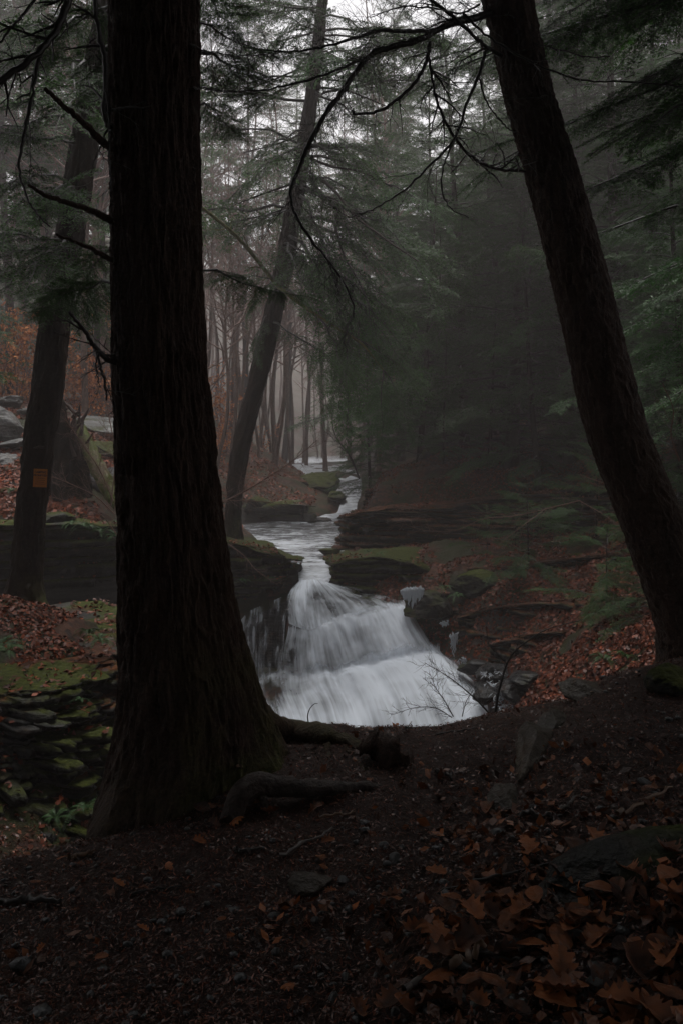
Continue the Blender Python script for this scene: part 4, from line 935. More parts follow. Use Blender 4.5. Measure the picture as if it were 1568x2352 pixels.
def bare_crown(Hh, r0, nb, r, rate=1.3, zb=.35):
    S = Soup()
    for k in range(nb):
        f = zb + (1 - zb) * (k + r.random()) / nb
        a = r.uniform(0, 2 * PI); l = Hh * .26 * (1.15 - f) * r.uniform(.6, 1.2); el = r.uniform(.3, 1.0)
        d = np.array([math.cos(a) * math.cos(el), math.sin(a) * math.cos(el), math.sin(el)])
        pts = [np.array([0, 0, f * Hh])]
        for q in range(6): d = d + r.normal(0, .10, 3) + np.array([0, 0, .05]); d /= np.linalg.norm(d); pts.append(pts[-1] + d * l / 6)
        rr = r0 * .42 * (1.1 - f)
        S.add(*tube(pts, np.linspace(rr, rr * .25, 7), 4)); grow_twigs(S, pts, max(rr * .45, .011), rate, l * .5, 2, r, 0, -.2, .9, None, 3)
    return S.mesh('branches', [TWIG], False)
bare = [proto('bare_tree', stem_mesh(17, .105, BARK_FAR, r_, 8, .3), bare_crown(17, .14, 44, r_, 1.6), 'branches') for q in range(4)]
def beech_mesh(h, r):
    S = Soup(); lv = []
    for st_ in range(3):
        d = np.array([r.normal(0, .18), r.normal(0, .18), 1.0]); pts = [np.zeros(3) + r.normal(0, .05, 3) * [1, 1, 0]]
        for q in range(6): d = d + r.normal(0, .08, 3); d /= np.linalg.norm(d); pts.append(pts[-1] + d * h / 6 * r.uniform(.8, 1.1))
        S.add(*tube(pts, np.linspace(.014, .004, 7), 4), 0); grow_twigs(S, pts, .005, 3.6, h * .38, 2, r, 0, .1, 1.1, .5, 3)
    V, F, M, T = S.raw()
    W = np.concatenate(S.V); n_ = 420
    c = W[r.integers(len(W), size=n_)] + r.normal(0, .06, (n_, 3)); c[:, 2] = np.abs(c[:, 2])
    return S, c
def leaf_cards(c, size, r, flat=.0, mi=1):
    n_ = len(c); d = r.normal(size=(n_, 3)); d[:, 2] = d[:, 2] * (1 - flat) - (0 if flat else .6); d /= np.linalg.norm(d, axis=1)[:, None]
    wv = np.cross(d, r.normal(size=(n_, 3)) * (1 - flat) + np.array([0, 0, flat])); wv /= np.linalg.norm(wv, axis=1)[:, None] + 1e-9
    up = np.cross(wv, d)
    l = size * r.uniform(.6, 1.25, n_)[:, None]
    curl = r.normal(0, .22, n_)[:, None]
    V = np.stack([c - d * l * .5, c + wv * l * .30 + up * l * curl, c + d * l * .5 - up * l * curl * .5, c - wv * l * .30 + up * l * curl * .7], 1).reshape(-1, 3)
    F = np.arange(n_ * 4).reshape(-1, 4); F = np.concatenate([F[:, [0, 1, 2]], F[:, [0, 2, 3]]])
    return V, [F], mi, np.repeat(np.clip(r.beta(1.4, 2.2, n_), 0, 1), 4)
beech = []
for q in range(4):
    S, c = beech_mesh(1.7 + .4 * q, r_)
    t = empty('beech_sapling'); V, F, M, T = S.raw(); link('stems', make_mesh('stems', V, F, [TWIG], smooth=False), t)
    S2 = Soup(); S2.add(*leaf_cards(c, .11, r_, 0, 0)); link('leaves', S2.mesh('leaves', [BEECH]), t); beech.append(t)

ORD = 'first second third fourth fifth sixth seventh eighth ninth tenth eleventh twelfth thirteenth fourteenth fifteenth sixteenth seventeenth eighteenth nineteenth twentieth'.split()
TENS = {2: 'twenty', 3: 'thirty', 4: 'forty', 5: 'fifty', 6: 'sixty'}
def ordinal(k):
    if k < 20: return ORD[k]
    a, b = divmod(k + 1, 10)
    return {2: 'twentieth', 3: 'thirtieth', 4: 'fortieth', 5: 'fiftieth', 6: 'sixtieth'}[a] if b == 0 else TENS[a] + '-' + ORD[b - 1]
def stand(protos, spots, group, cat, text, jitter=.0, lean=.03, seed=1, sink=.1):
    """spots: (u, Y, scale); each a tree standing on the terrain; labelled in order from the left"""
    r = np.random.default_rng(seed)
    made = []
    for q, (u, Y, s_) in enumerate(spots):
        x = (u - 784) / K * Y
        o = dup(protos[q % len(protos)], (x, Y, Hs(x, Y) - sink), r.uniform(0, 2 * PI), s_, (r.normal(0, lean), r.normal(0, lean)))
        o['group'] = group; o['category'] = cat; made.append((u, o))
    for k, (_, o) in enumerate(sorted(made, key=lambda a: a[0])): o['label'] = text.format(ordinal(k))
    return [o for _, o in made]

rr = np.random.default_rng(21)
# right slope
spots = [(850, 27.5, .42), (1000, 27.5, .62), (1065, 34, .95), (1130, 30, .8), (1215, 33, 1.0), (1300, 29, .85), (1420, 31, .95), (1520, 28, .9), (1620, 30, 1), (985, 48, 1.0), (1090, 45, 1.1), (1180, 42, 1.1), (1260, 48, 1.2), (1370, 42, 1.1), (1470, 46, 1.2),
         (1570, 40, 1.1), (1700, 40, 1.2), (1020, 62, 1.2), (1120, 60, 1.3), (1210, 66, 1.4), (1320, 60, 1.4), (1430, 64, 1.4), (1540, 58, 1.4), (960, 72, 1.2), (1060, 80, 1.4), (1170, 84, 1.5), (1290, 82, 1.5), (1400, 86, 1.5), (1520, 80, 1.5), (1650, 70, 1.5), (1800, 36, 1.2), (1780, 56, 1.4)]
stand(far_h, spots, 'dark hemlocks climbing the right slope', 'tree', '{} green hemlock from the left on the misty right slope', seed=3)
stand(mid_h, [(1180, 22.3, 1.5), (1300, 21.6, 1.45), (1430, 20.2, 1.5), (1065, 25.5, 1.3), (965, 25, .9), (1160, 28, 1.35), (1010, 30, 1.4), (1330, 25, 1.4), (1480, 23, 1.3), (1240, 20.5, .72), (1440, 20.8, .95), (1560, 15.5, .8), (1790, 15, 1.1), (2050, 12.5, 1.2), (2150, 16, 1.4), (2600, 9, 1.2), (1120, 22.5, .5), (1020, 22.6, .34)], 'hemlocks above the right cliff', 'tree', '{} shorter hemlock from the left above the right rock cliff', seed=4)  # those past the right edge are off frame, added to shade the slope
# far wood beyond the stream, left slope
spots = [(u, Y, s_) for u, Y, s_ in zip(np.linspace(430, 960, 52) + rr.normal(0, 14, 52), rr.permutation(np.linspace(36, 96, 52)), rr.uniform(.9, 1.5, 52))]
spots += [(590, 33, .6), (628, 34, .75), (640, 32.5, .7), (575, 40, .7), (560, 36, .8), (480, 24, .6), (505, 27, .7), (530, 30, .75), (548, 33, .8), (600, 37, .8), (618, 42, .9), (495, 40, .9), (470, 32, .8), (665, 46, 1.0), (700, 52, 1.1)]
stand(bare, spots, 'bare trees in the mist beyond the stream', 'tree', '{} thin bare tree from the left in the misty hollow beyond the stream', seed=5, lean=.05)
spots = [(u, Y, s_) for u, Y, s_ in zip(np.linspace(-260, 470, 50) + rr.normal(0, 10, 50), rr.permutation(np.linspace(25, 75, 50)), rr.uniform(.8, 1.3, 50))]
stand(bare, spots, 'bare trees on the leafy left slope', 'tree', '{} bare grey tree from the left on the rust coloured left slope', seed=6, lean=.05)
stand(far_h, [(-160, 26, .9), (60, 40, 1.0), (210, 46, 1.1), (-60, 52, 1.2), (330, 60, 1.2), (870, 44, 1.2), (840, 74, 1.5), (100, 60, 1.4), (260, 36, 1.1), (-200, 44, 1.3), (890, 52, 1.5)], 'hemlocks on the left slope', 'tree', '{} hazy hemlock from the left on the left slope', seed=7)
stand(tall_h, [(560, 46, 1.15), (655, 56, 1.25), (850, 60, 1.25), (920, 38, 1.0), (30, 30, 1), (120, 40, 1.1), (215, 30, .9), (-60, 34, 1.0), (330, 34, 1), (1300, 46, 1.3), (1420, 50, 1.35), (1530, 44, 1.3), (1640, 40, 1.3), (1180, 54, 1.4)], 'tall clear stemmed hemlocks', 'tree', '{} tall hemlock from the left with a clear stem and high crown in the mist', seed=14)
stand(mid_h, [(-520, 12.5, 1.1), (-950, 9.5, 1.2), (-330, 20, 1.2)], 'off-frame hemlocks added for shade beyond the mossy ledge', 'tree', '{} off-frame hemlock from the left, added for shade beyond the mossy ledge', seed=8)  # stand outside the frame, put in to shade the left side
# beech saplings holding dry leaves
spots = [(u, Y, s_) for u, Y, s_ in zip(np.linspace(-90, 300, 34) + rr.normal(0, 12, 34), rr.permutation(np.linspace(23, 40, 34)), rr.uniform(.8, 1.5, 34))]
spots += [(520, 31, 1), (560, 34, .9), (490, 28, .9), (600, 40, .9), (505, 36, 1.2), (1205, 31, .6)]
stand(beech, spots, 'beech saplings with dry orange leaves', 'sapling', '{} orange leaved beech sapling from the left beyond the boulders', seed=9)
# young hemlocks on the banks
stand(young_h, [(1215, 15.8, .8), (1395, 12.6, .7), (1120, 17.5, .5), (1500, 15.5, .95), (1180, 18.6, .5), (905, 24.5, .5), (1060, 23.5, .6), (1370, 16.6, .9), (1500, 11.3, .6)], 'young hemlocks on the right bank', 'sapling', '{} young green hemlock from the left on the dim right bank', seed=10)
for t in far_h + tall_h + mid_h + young_h + bare + beech:
    for c in list(t.children): bpy.data.objects.remove(c)
    bpy.data.objects.remove(t)

# boughs of the near trees
def add_bough(parent, mes, p, d, L, Lb, roll=0.0, k=0, name='bough'):
    o = link(name, mes[k % len(mes)], parent)
    R = rot_to(np.asarray(d, float), roll=roll); m = Matrix([list(R[q]) + [0] for q in range(3)] + [[0, 0, 0, 1]])
    o.matrix_parent_inverse = Matrix.Translation(parent.location).inverted()
    o.matrix_basis = Matrix.Translation(Vector([float(x) for x in p])) @ m @ Matrix.Scale(L / Lb, 4)
    return o
def bough_to(parent, mes, a, b, Lb, roll=0.0, k=0):
    a, b = P(*a), P(*b); d = b - a; L = np.linalg.norm(d); d = d + np.array([0, 0, .16 * L])
    return add_bough(parent, mes, a, d, L, Lb, roll, k)
# hemlock just out of view on the right hangs its sprays into the corner
side = tree_root('hemlock_tree', (4.3, 6.2, Hs(4.3, 6.2)), 'hemlock at the right edge whose drooping sprays hang into the upper right corner', 'tree')
wpart('trunk', trunk_mesh('side_trunk', [(z_, 4.3, 6.2, .2 * (1 - z_ / 16) + .01) for z_ in (-1, 0, 2, 5, 9, 14)], BARK_BIG, nz=150, nth=60), side)
for k, (a, b) in enumerate([((1900, -60, 6.0), (1290, 60, 4.9)), ((1850, -120, 5.8), (1330, -10, 5.4)), ((1900, 60, 6.0), (1480, 160, 4.8)), ((1850, 120, 6.0), (1330, 235, 5.0)), ((1900, 200, 6.0), (1440, 300, 4.8)), ((1900, 260, 6.0), (1400, 400, 5.3)), ((1900, 380, 6.0), (1490, 520, 5.2)),
                            ((1800, 0, 6.2), (1420, 60, 5.8)), ((1850, -200, 5.8), (1260, -90, 5.5)), ((1900, 330, 6.0), (1520, 430, 5.6)), ((1850, -60, 6.2), (1240, 110, 5.9))]):
    bough_to(side, ME_NEAR, a, b, 1.5, rr.normal(0, .25), k)
for k, (a, b) in enumerate([((1850, 560, 9.5), (1420, 650, 8.6)), ((1800, 640, 9.5), (1440, 740, 8.8)), ((1850, 720, 9.8), (1470, 820, 9)), ((1800, 830, 10), (1500, 930, 9.4)), ((1850, 900, 10), (1530, 1010, 9.5)), ((1750, 600, 10), (1500, 690, 9.8)), ((1800, 760, 9.4), (1520, 860, 8.8))]):
    bough_to(side, ME_BRIGHT, a, b, 2.0, rr.normal(0, .25), k)
for k in range(60):
    a = rr.uniform(0, 2 * PI); z_ = rr.uniform(7.6, 14); add_bough(side, ME_DENSE, (4.3, 6.2, z_), (math.cos(a), math.sin(a), rr.uniform(-.2, .3)), (3.6 * (1 - z_ / 16) + .5) * rr.uniform(.7, 1.1), 2.0, rr.normal(0, .3), k)
# sprays of the two near trunks, then unseen upper crowns thickened for shade
for k, (a, b) in enumerate([((440, 40, 3.8), (560, 170, 4.4)), ((445, 120, 3.8), (590, 190, 4.7)), ((440, 230, 3.8), (540, 300, 4.4)), ((455, 620, 3.8), (570, 690, 4.5)), ((440, -40, 3.8), (530, 60, 4.6)),
                            ((270, 0, 3.7), (140, 120, 4.3)), ((270, 100, 3.7), (150, 210, 4.5)), ((275, 640, 3.7), (160, 720, 4.4)), ((275, 560, 3.7), (215, 640, 4.2))]):
    bough_to(big, ME_NEAR, a, b, 1.5, rr.normal(0, .3), k)
for k in range(88):
    a = rr.uniform(0, 2 * PI); z_ = rr.uniform(6.6, 15); add_bough(big, ME_DENSE, (-.85, 3.7, z_), (math.cos(a), math.sin(a), rr.uniform(-.15, .3)), (4.6 * (1 - z_ / 18) + .5) * rr.uniform(.7, 1.1), 2.0, rr.normal(0, .3), k)
for k in range(88):
    a = rr.uniform(0, 2 * PI); z_ = rr.uniform(7.4, 14.5); x_ = np.interp(z_, [4.3, 6.5, 10, 15], [1.05, .62, .1, -.3]); add_bough(lean, ME_DENSE, (x_, 5.35, z_), (math.cos(a), math.sin(a), rr.uniform(-.15, .3)), (4.4 * (1 - z_ / 17) + .5) * rr.uniform(.7, 1.1), 2.0, rr.normal(0, .3), k)
# crown of the slanting tree, sprays over the stream
for k, (a, b) in enumerate([((690, 400, 18.4), (850, 470, 16)), ((700, 330, 18.4), (900, 420, 16.5)), ((670, 500, 18.4), (860, 600, 16.4)), ((655, 560, 18.4), (820, 700, 16.6)), ((690, 430, 18.4), (960, 560, 16)), ((650, 600, 18.4), (930, 720, 16.2)), ((640, 660, 18.4), (820, 780, 16.4)), ((760, 745, 16.6), (940, 880, 15.8)),
                            ((640, 640, 18.4), (560, 720, 17)), ((665, 480, 18.4), (540, 540, 17)), ((700, 300, 18.4), (560, 380, 17)), ((720, 180, 18.6), (580, 240, 17)), ((730, 120, 18.6), (880, 200, 17)), ((740, 40, 18.6), (900, 90, 17)), ((720, 210, 18.6), (880, 310, 17)), ((735, 60, 18.6), (600, 110, 17)), ((880, 850, 16), (960, 980, 15.6)),
                            ((620, 740, 18.4), (760, 850, 16.8)), ((700, 360, 18.4), (1000, 470, 16.8)), ((690, 420, 18.4), (1010, 640, 16.4)), ((660, 540, 18.4), (900, 820, 16.2)), ((800, 620, 17), (840, 940, 16)), ((620, 720, 18.4), (560, 830, 17.4)), ((690, 340, 18.4), (500, 470, 17.2)), ((640, 640, 18.4), (500, 640, 17.4)), ((655, 560, 18.3), (690, 660, 15.8)), ((690, 330, 18.4), (650, 400, 15.8)), ((720, 120, 18.6), (690, 190, 15.8)), ((760, 745, 16.6), (740, 880, 15.6)), ((800, 770, 16.4), (800, 930, 15.4)), ((880, 850, 16), (870, 1000, 15.4)), ((730, 730, 16.8), (820, 850, 15.6)), ((690, 450, 18), (790, 690, 15.8)), ((700, 400, 18), (900, 760, 15.8))]):
    bough_to(mid, ME_MID if k % 3 else ME_BRIGHT, a, b, 2.0, rr.normal(0, .3), k)
for k in range(70):
    a = rr.uniform(0, 2 * PI); z_ = rr.uniform(6.5, 19.5); x_ = np.interp(z_, [6, 11.6, 16, 20], [-1.2, -.43, .1, .6]); add_bough(mid, ME_MID, (x_, 18.9, z_), (math.cos(a), math.sin(a), rr.uniform(-.1, .4)), (3.6 * (1 - (z_ - 8) / 14) + .4) * rr.uniform(.6, 1.1), 2.0, rr.normal(0, .3), k)
# crown of the tree with the notice
for k, (a, b) in enumerate([((150, 600, 10.6), (20, 640, 9)), ((150, 560, 10.6), (0, 560, 8.6)), ((160, 480, 10.7), (30, 520, 8.8)), ((165, 420, 10.7), (-20, 430, 8.8)), ((180, 330, 10.8), (40, 330, 9)), ((190, 260, 10.8), (30, 230, 9)), ((200, 150, 10.9), (60, 140, 9.2)), ((205, 100, 10.9), (0, 60, 9)), ((215, 0, 11), (100, -20, 9.4)),
                            ((150, 600, 10.6), (250, 680, 9.4)), ((165, 500, 10.6), (270, 520, 9.4)), ((190, 300, 10.8), (330, 340, 9.6)), ((140, 640, 10.6), (60, 700, 9.3)), ((140, 660, 10.6), (240, 760, 9.6)), ((170, 430, 10.6), (90, 470, 8.2)), ((200, 160, 10.8), (130, 220, 8.2)), ((150, 560, 10.6), (120, 620, 8.4)), ((150, 580, 10.6), (-60, 600, 9)), ((215, 40, 11), (-30, 180, 9.2)), ((190, 260, 10.8), (-40, 320, 9))]):
    bough_to(signtree, ME_MID, a, b, 2.0, rr.normal(0, .3), k)
for k in range(30):
    a = rr.uniform(0, 2 * PI); z_ = rr.uniform(7, 15.5); x_ = np.interp(z_, [6.9, 10, 16], [-3.1, -2.75, -2.4]); add_bough(signtree, ME_MID, (x_, 11, z_), (math.cos(a), math.sin(a), rr.uniform(-.1, .3)), (3.4 * (1 - z_ / 18) + .4) * rr.uniform(.7, 1.1), 2.0, rr.normal(0, .3), k)
# unseen hemlocks added round the viewpoint to shade the path
for k, (x, y, s_, lab) in enumerate(SHADE):
    t = tree_root('hemlock_tree', (x, y, Hs(x, y) - .1), lab, 'tree', None)
    link('trunk', stem_mesh(12, .16, BARK_BIG, r_), t)
    cme = crown(16, 7.4, 5.6, 210, B_FAR, 2.6, r_, 0, .5); link('crown', cme, t)

# ------------------------------------------------------------------ bare shrubs and saplings
def shrub(name, lines, label, twigs, mat, seed, cat='shrub', sides=5):
    S = Soup(); r = np.random.default_rng(seed)
    for pts, r0, r1, tw in lines:
        n_ = max(8, len(pts) * 5); L = smooth_line([P(*q) for q in pts], n_)
        S.add(*tube(L, np.linspace(r0, r1, n_), sides))
        if tw: grow_twigs(S, L, max(r1 * 1.1, .0005 * pts[0][2]), tw[0] * 5, tw[1], tw[2], r, 0, -.1, .9, None, 3)
    o = link(name, S.mesh(name, [mat], True)); tag(o, label, cat); return o
shrub('bare_sapling', [([(1136, 1642, 4.55), (1142, 1600, 4.56), (1152, 1560, 4.58), (1163, 1525, 4.6), (1178, 1500, 4.6), (1200, 1480, 4.62), (1254, 1446, 4.65), (1330, 1425, 4.7)], .0085, .003, (2.2, .16, 2)), ([(1163, 1525, 4.6), (1130, 1491, 4.55), (1120, 1473, 4.55), (1115, 1432, 4.5)], .003, .0014, (4, .1, 1)), ([(1183, 1495, 4.6), (1192, 1460, 4.62), (1186, 1430, 4.64)], .003, .001, (4, .1, 1))],
      'bare sapling leaning right on the rim beside the white water', None, WOOD_DARK, 31, 'sapling')
shrub('bare_shrub', [([(1124, 1640, 4.5), (1085, 1600, 4.5), (1032, 1557, 4.55), (974, 1522, 4.6)], .006, .0016, (9, .22, 2)), ([(1040, 1646, 4.4), (1020, 1610, 4.42), (1000, 1580, 4.45), (985, 1545, 4.5)], .0035, .0012, (9, .17, 2)), ([(1037, 1648, 4.4), (998, 1626, 4.45), (950, 1626, 4.5), (900, 1642, 4.5)], .003, .0012, (9, .14, 2)), ([(1060, 1646, 4.4), (1070, 1610, 4.42), (1090, 1580, 4.45)], .003, .0012, (9, .13, 2))],
      'low bare shrub with fine twigs crossing the white water', None, WOOD_DARK, 32)
shrub('curved_twig', [([(710, 1668, 4.2), (707, 1645, 4.2), (712, 1628, 4.2), (722, 1617, 4.2), (730, 1616, 4.2)], .0035, .0014, None)], 'single hooked twig standing on the rim in front of the water', None, WOOD_DARK, 33, 'twig')
shrub('bare_shrub', [([(1330, 1150, 14.5), (1250, 1170, 14.6), (1180, 1185, 14.8), (1108, 1192, 15), (1046, 1218, 15.2), (974, 1218, 15.4), (910, 1198, 15.5)], .010, .003, (2, .7, 2)), ([(1250, 1170, 14.6), (1190, 1215, 14.4), (1130, 1262, 14.3)], .008, .003, (2, .6, 2)), ([(1330, 1150, 14.5), (1420, 1210, 14), (1480, 1330, 13.5)], .010, .006, (2, .6, 2))], 'pale bare branch reaching left across the shale cliff', None, TWIG, 34)
shrub('bare_shrub', [([(1190, 1020, 24), (1180, 960, 24), (1170, 920, 24), (1110, 880, 24)], .06, .02, (1.4, 1.4, 3)), ([(1190, 1010, 24), (1215, 960, 24), (1235, 900, 24), (1240, 840, 24)], .05, .016, (1.4, 1.2, 3))], 'forked bare shrub on top of the right cliff', None, WOOD_DARK, 35)
shrub('bare_shrub', [([(825, 1100, 24), (805, 1050, 24), (770, 1000, 23.6), (760, 940, 23.4)], .035, .008, (1.6, .9, 3)), ([(812, 1070, 24), (790, 1030, 23.6), (745, 990, 23)], .014, .006, (2, .7, 2))], 'thin bare shrub leaning over the stream from the right cliff tip', None, WOOD_DARK, 36)
shrub('bare_shrub', [([(500, 1160, 17), (560, 1130, 16.8), (610, 1100, 16.6), (670, 1060, 16.5), (730, 1010, 16.4)], .022, .006, (2, .9, 3)), ([(500, 1148, 17), (600, 1152, 16.8), (650, 1160, 16.7)], .012, .004, (2, .5, 2))], 'pale bare branches crossing the foot of the slanting trunk', None, TWIG, 37)
shrub('bare_shrub', [([(525, 1250, 15.5), (560, 1275, 15.4), (590, 1310, 15.3), (640, 1345, 15.2)], .014, .004, (2, .4, 2))], 'pale twig drooping over the dark undercut wall', None, TWIG, 38)
shrub('bare_shrub', [([(260, 1150, 13.2), (230, 1080, 13.2), (190, 1020, 13.1), (150, 960, 13)], .014, .005, (2.6, .7, 3)), ([(262, 1180, 13.2), (220, 1140, 13.1), (160, 1110, 13), (110, 1090, 12.8)], .012, .004, (2.6, .6, 3)), ([(270, 1230, 13.2), (230, 1180, 13.2), (150, 1150, 13), (112, 1140, 12.8)], .010, .004, (3, .5, 3)), ([(255, 1160, 13.2), (265, 1050, 13.4), (250, 950, 13.6), (240, 880, 13.6)], .012, .005, (2.4, .7, 3))], 'tangle of pale bare twigs before the uprooted stump', None, TWIG, 39)
shrub('bare_shrub', [([(1480, 1250, 9.5), (1450, 1180, 9.5), (1400, 1120, 9.4), (1330, 1090, 9.2)], .012, .004, (2, .6, 3)), ([(1560, 1060, 9), (1540, 1000, 9), (1545, 940, 9), (1520, 880, 9)], .012, .004, (2, .6, 2)), ([(1500, 1500, 8), (1480, 1440, 8), (1420, 1400, 8)], .008, .003, (3, .4, 2))], 'wispy bare brush behind the leaning trunk', None, TWIG, 40)

# ------------------------------------------------------------------ ferns
def fern_mesh(r, nf=11, L=.42):
    S = Soup()
    for k in range(nf):
        a = k / nf * 2 * PI + r.normal(0, .25); l = L * r.uniform(.6, 1.1); el = r.uniform(.35, 1.0)
        t = np.linspace(0, 1, 16)
        x = t * l * math.cos(el); z = l * (math.sin(el) * t - .75 * t * t)
        ax = np.column_stack([np.cos(a) * x, np.sin(a) * x, z])
        S.add(*tube(ax[::3], np.linspace(.003, .001, len(ax[::3])), 3), 0, .2)
        side = np.array([-math.sin(a), math.cos(a), 0])
        for i_ in range(2, 16):
            pl_ = l * .19 * math.sin(PI * (t[i_] * .9 + .08)) + .006
            for s_ in (-1, 1):
                d = (side * s_ * .93 + np.array([math.cos(a), math.sin(a), -.1]) * .35); d /= np.linalg.norm(d)
                f = ax[i_] - ax[i_ - 1]; f /= np.linalg.norm(f); wv = f * l * .026
                S.add([ax[i_] - wv, ax[i_] + d * pl_ * .6 + wv * .2, ax[i_] + d * pl_, ax[i_] + wv], [[[0, 1, 2, 3]]], 0, min(1, max(0, r.normal(.55, .2))))
    return S.mesh('fern', [FERN])
ferns = [fern_mesh(r_) for _ in range(3)]
fs = [(205, 1455, 8.6, 1.0, 'fern at the rim of the mossy ledge, nearest the tree with the notice'), (228, 1470, 8.2, .9, 'pale fern hanging off the right corner of the mossy ledge'), (235, 1478, 7.9, .7, 'small fern just below the rim corner of the mossy ledge'), (20, 1495, 7.4, .9, 'dark fern at the left end of the mossy ledge'), (8, 1480, 7.6, .8, 'shaded fern behind the left end of the mossy ledge'),
      (185, 1610, 6.6, .45, 'tiny fern in a crack halfway down the mossy ledge'), (270, 1840, 5.9, .8, 'fern at the foot of the ledge against the big trunk'), (200, 1860, 5.8, .8, 'fern in the gully below the ledge'), (130, 1880, 5.8, .7, 'fern deep in the gully left of the big trunk'),
      (165, 1205, 14.2, 1.3, 'fern on the rim of the dark wall nearest the tree with the notice'), (200, 1212, 14.3, 1.4, 'fern in the middle of the dark wall rim'), (235, 1222, 14.4, 1.4, 'drooping fern on the dark wall rim'), (262, 1232, 14.5, 1.3, 'fern on the dark wall rim next to the big trunk'), (25, 1128, 15.8, 1.2, 'fern among red leaves at the left edge'),
      (250, 1205, 15.0, 1.2, 'fern set back from the dark wall rim'), (1020, 1352, 15.8, 1.2, 'green fern on the mossy hump by the ice'), (1045, 1370, 15.6, 1.0, 'lower fern on the mossy hump right of the ice'), (845, 1268, 17.0, .9, 'fern dangling from the lower shale ledge'), (875, 1272, 16.9, .8, 'second dangling fern further right on the lower shale ledge'),
      (1385, 1515, 8.4, .9, 'yellow green fern clump on the slope left of the leaning trunk'), (1430, 1510, 8.0, .9, 'yellow green fern clump at the base of the leaning trunk'), (620, 1330, 16.4, .8, 'dark fern under the mossy rim left of the falls'), (560, 1335, 16.3, .9, 'dark fern hanging beside the big trunk above the thin veil')]
for k, (u, v, Y, s_, lab) in enumerate(fs):
    o = link('fern', ferns[k % 3], None, P(u, v, Y)); o.rotation_euler = (rr.normal(.25, .1), 0, rr.uniform(0, 6)); o.scale = (s_ * .72,) * 3; tag(o, lab, 'fern', 'ferns on the rocks')

# ------------------------------------------------------------------ ice
ICE, nt, out = node_mat('ice'); n = N(nt)
n.bsdf((.55, .60, .66), .25, out, n.noise(n.objco(), 30, 4), .6, .02, .5, {'Transmission Weight': .25})
def ice(u, v, Y, w, h, k, seed, label, slant=.0):
    S = Soup(); r = np.random.default_rng(seed)
    for q in range(k):
        a = r.uniform(-.5, .5); l = h * r.uniform(.35, 1) * (1 - abs(a) * .8); x = a * w
        n_ = 9; t = np.linspace(0, 1, n_)
        pts = np.column_stack([x + slant * t * l + .012 * r.normal(size=n_), -.10 * t * l + .0 * t, -t * l + .02 * r.normal()]) + np.array([0, 0, .0])
        V, F = tube(pts, np.interp(t, [0, .15, .7, 1], [.25, 1, .7, .06]) * w * .11 * r.uniform(.6, 1.2), 7); V = V + .006 * fbm(V * 25 + seed, 2)[:, None]; S.add(V, F)
    o = link('ice_and_glint', S.mesh('ice_and_glint', [ICE], True), None, P(u, v, Y)); tag(o, label, 'ice', 'ice and icicles along the right edge of the falls'); return o
ice(950, 1350, 15.15, .36, .42, 26, 1, 'largest white ice cap at the right end of the waterfall lip', -.1)
ice(928, 1356, 15.3, .14, .16, 8, 2, 'small grey ice lump left of the largest ice cap')
ice(1020, 1428, 14.45, .16, .12, 8, 3, 'short fringe of icicles on the step right of the falls')
ice(1042, 1456, 14.1, .13, .44, 14, 4, 'long hanging ice column below the icicle fringe', -.05)
ice(1058, 1512, 13.9, .16, .12, 8, 5, 'ice lump at the foot of the ice column', .2)
for q, (u, v, Y, w_, lab) in enumerate([(1125, 1545, 13.4, .35, 'pale slivers modelled as wet glints on the upper gully stones'), (1135, 1570, 13, .36, 'pale slivers modelled as wet glints in the middle of the gully'), (1150, 1598, 12.6, .34, 'pale slivers modelled as wet glints low in the gully by the sapling'), (1155, 1622, 12.2, .3, 'lowest pale slivers modelled as wet glints at the rim')]):  # slivers in the ice material, shaped to read as glints on wet stone
    S = Soup(); r = np.random.default_rng(q + 50)
    for e in range(30):
        c = np.array([r.uniform(-.5, .5) * w_, r.uniform(-.3, .3) * w_, r.normal(0, .02)]); q1 = np.array([r.uniform(-.05, .08), -.02, r.uniform(-.03, .0)]); pts = [c, c + q1, c + 2 * q1 + r.normal(0, .01, 3)]
        V, F = tube(pts, [.002, .0075, .002], 5); S.add(V, F)
    o = link('ice_and_glint', S.mesh('ice_and_glint', [ICE], True), None, P(u, v, Y)); tag(o, lab, 'ice', 'ice and icicles along the right edge of the falls')

# ------------------------------------------------------------------ litter
def surf(X, Y, e=.02):
    h = H(X, Y); gx = (H(X + e, Y) - h) / e; gy_ = (H(X, Y + e) - h) / e
    nrm = np.stack([-gx, -gy_, np.ones_like(h)], -1); return h, nrm / np.linalg.norm(nrm, axis=-1)[:, None]
def lay(X, Y, size, aspect, r, lift=.004, tilt=.25, tris=True):
    """small curled flakes lying on the terrain"""
    h, nn = surf(X, Y); m = len(X)
    c = np.stack([X, Y, h + lift + r.random(m) * lift], -1)
    nn = nn + r.normal(0, tilt, (m, 3)); nn /= np.linalg.norm(nn, axis=1)[:, None]
    d = np.cross(nn, r.normal(size=(m, 3))); d /= np.linalg.norm(d, axis=1)[:, None]; wv = np.cross(nn, d)
    l = size[:, None]; a = aspect[:, None]; cu = r.normal(0, .18, m)[:, None]
    V = np.stack([c - d * l * .5, c + wv * l * a + nn * l * cu * .5, c + d * l * .5 + nn * l * cu, c - wv * l * a + nn * l * cu * .4], 1).reshape(-1, 3)
    F = np.arange(m * 4).reshape(-1, 4)
    return V, [np.concatenate([F[:, [0, 1, 2]], F[:, [0, 2, 3]]])]
rl = np.random.default_rng(77)
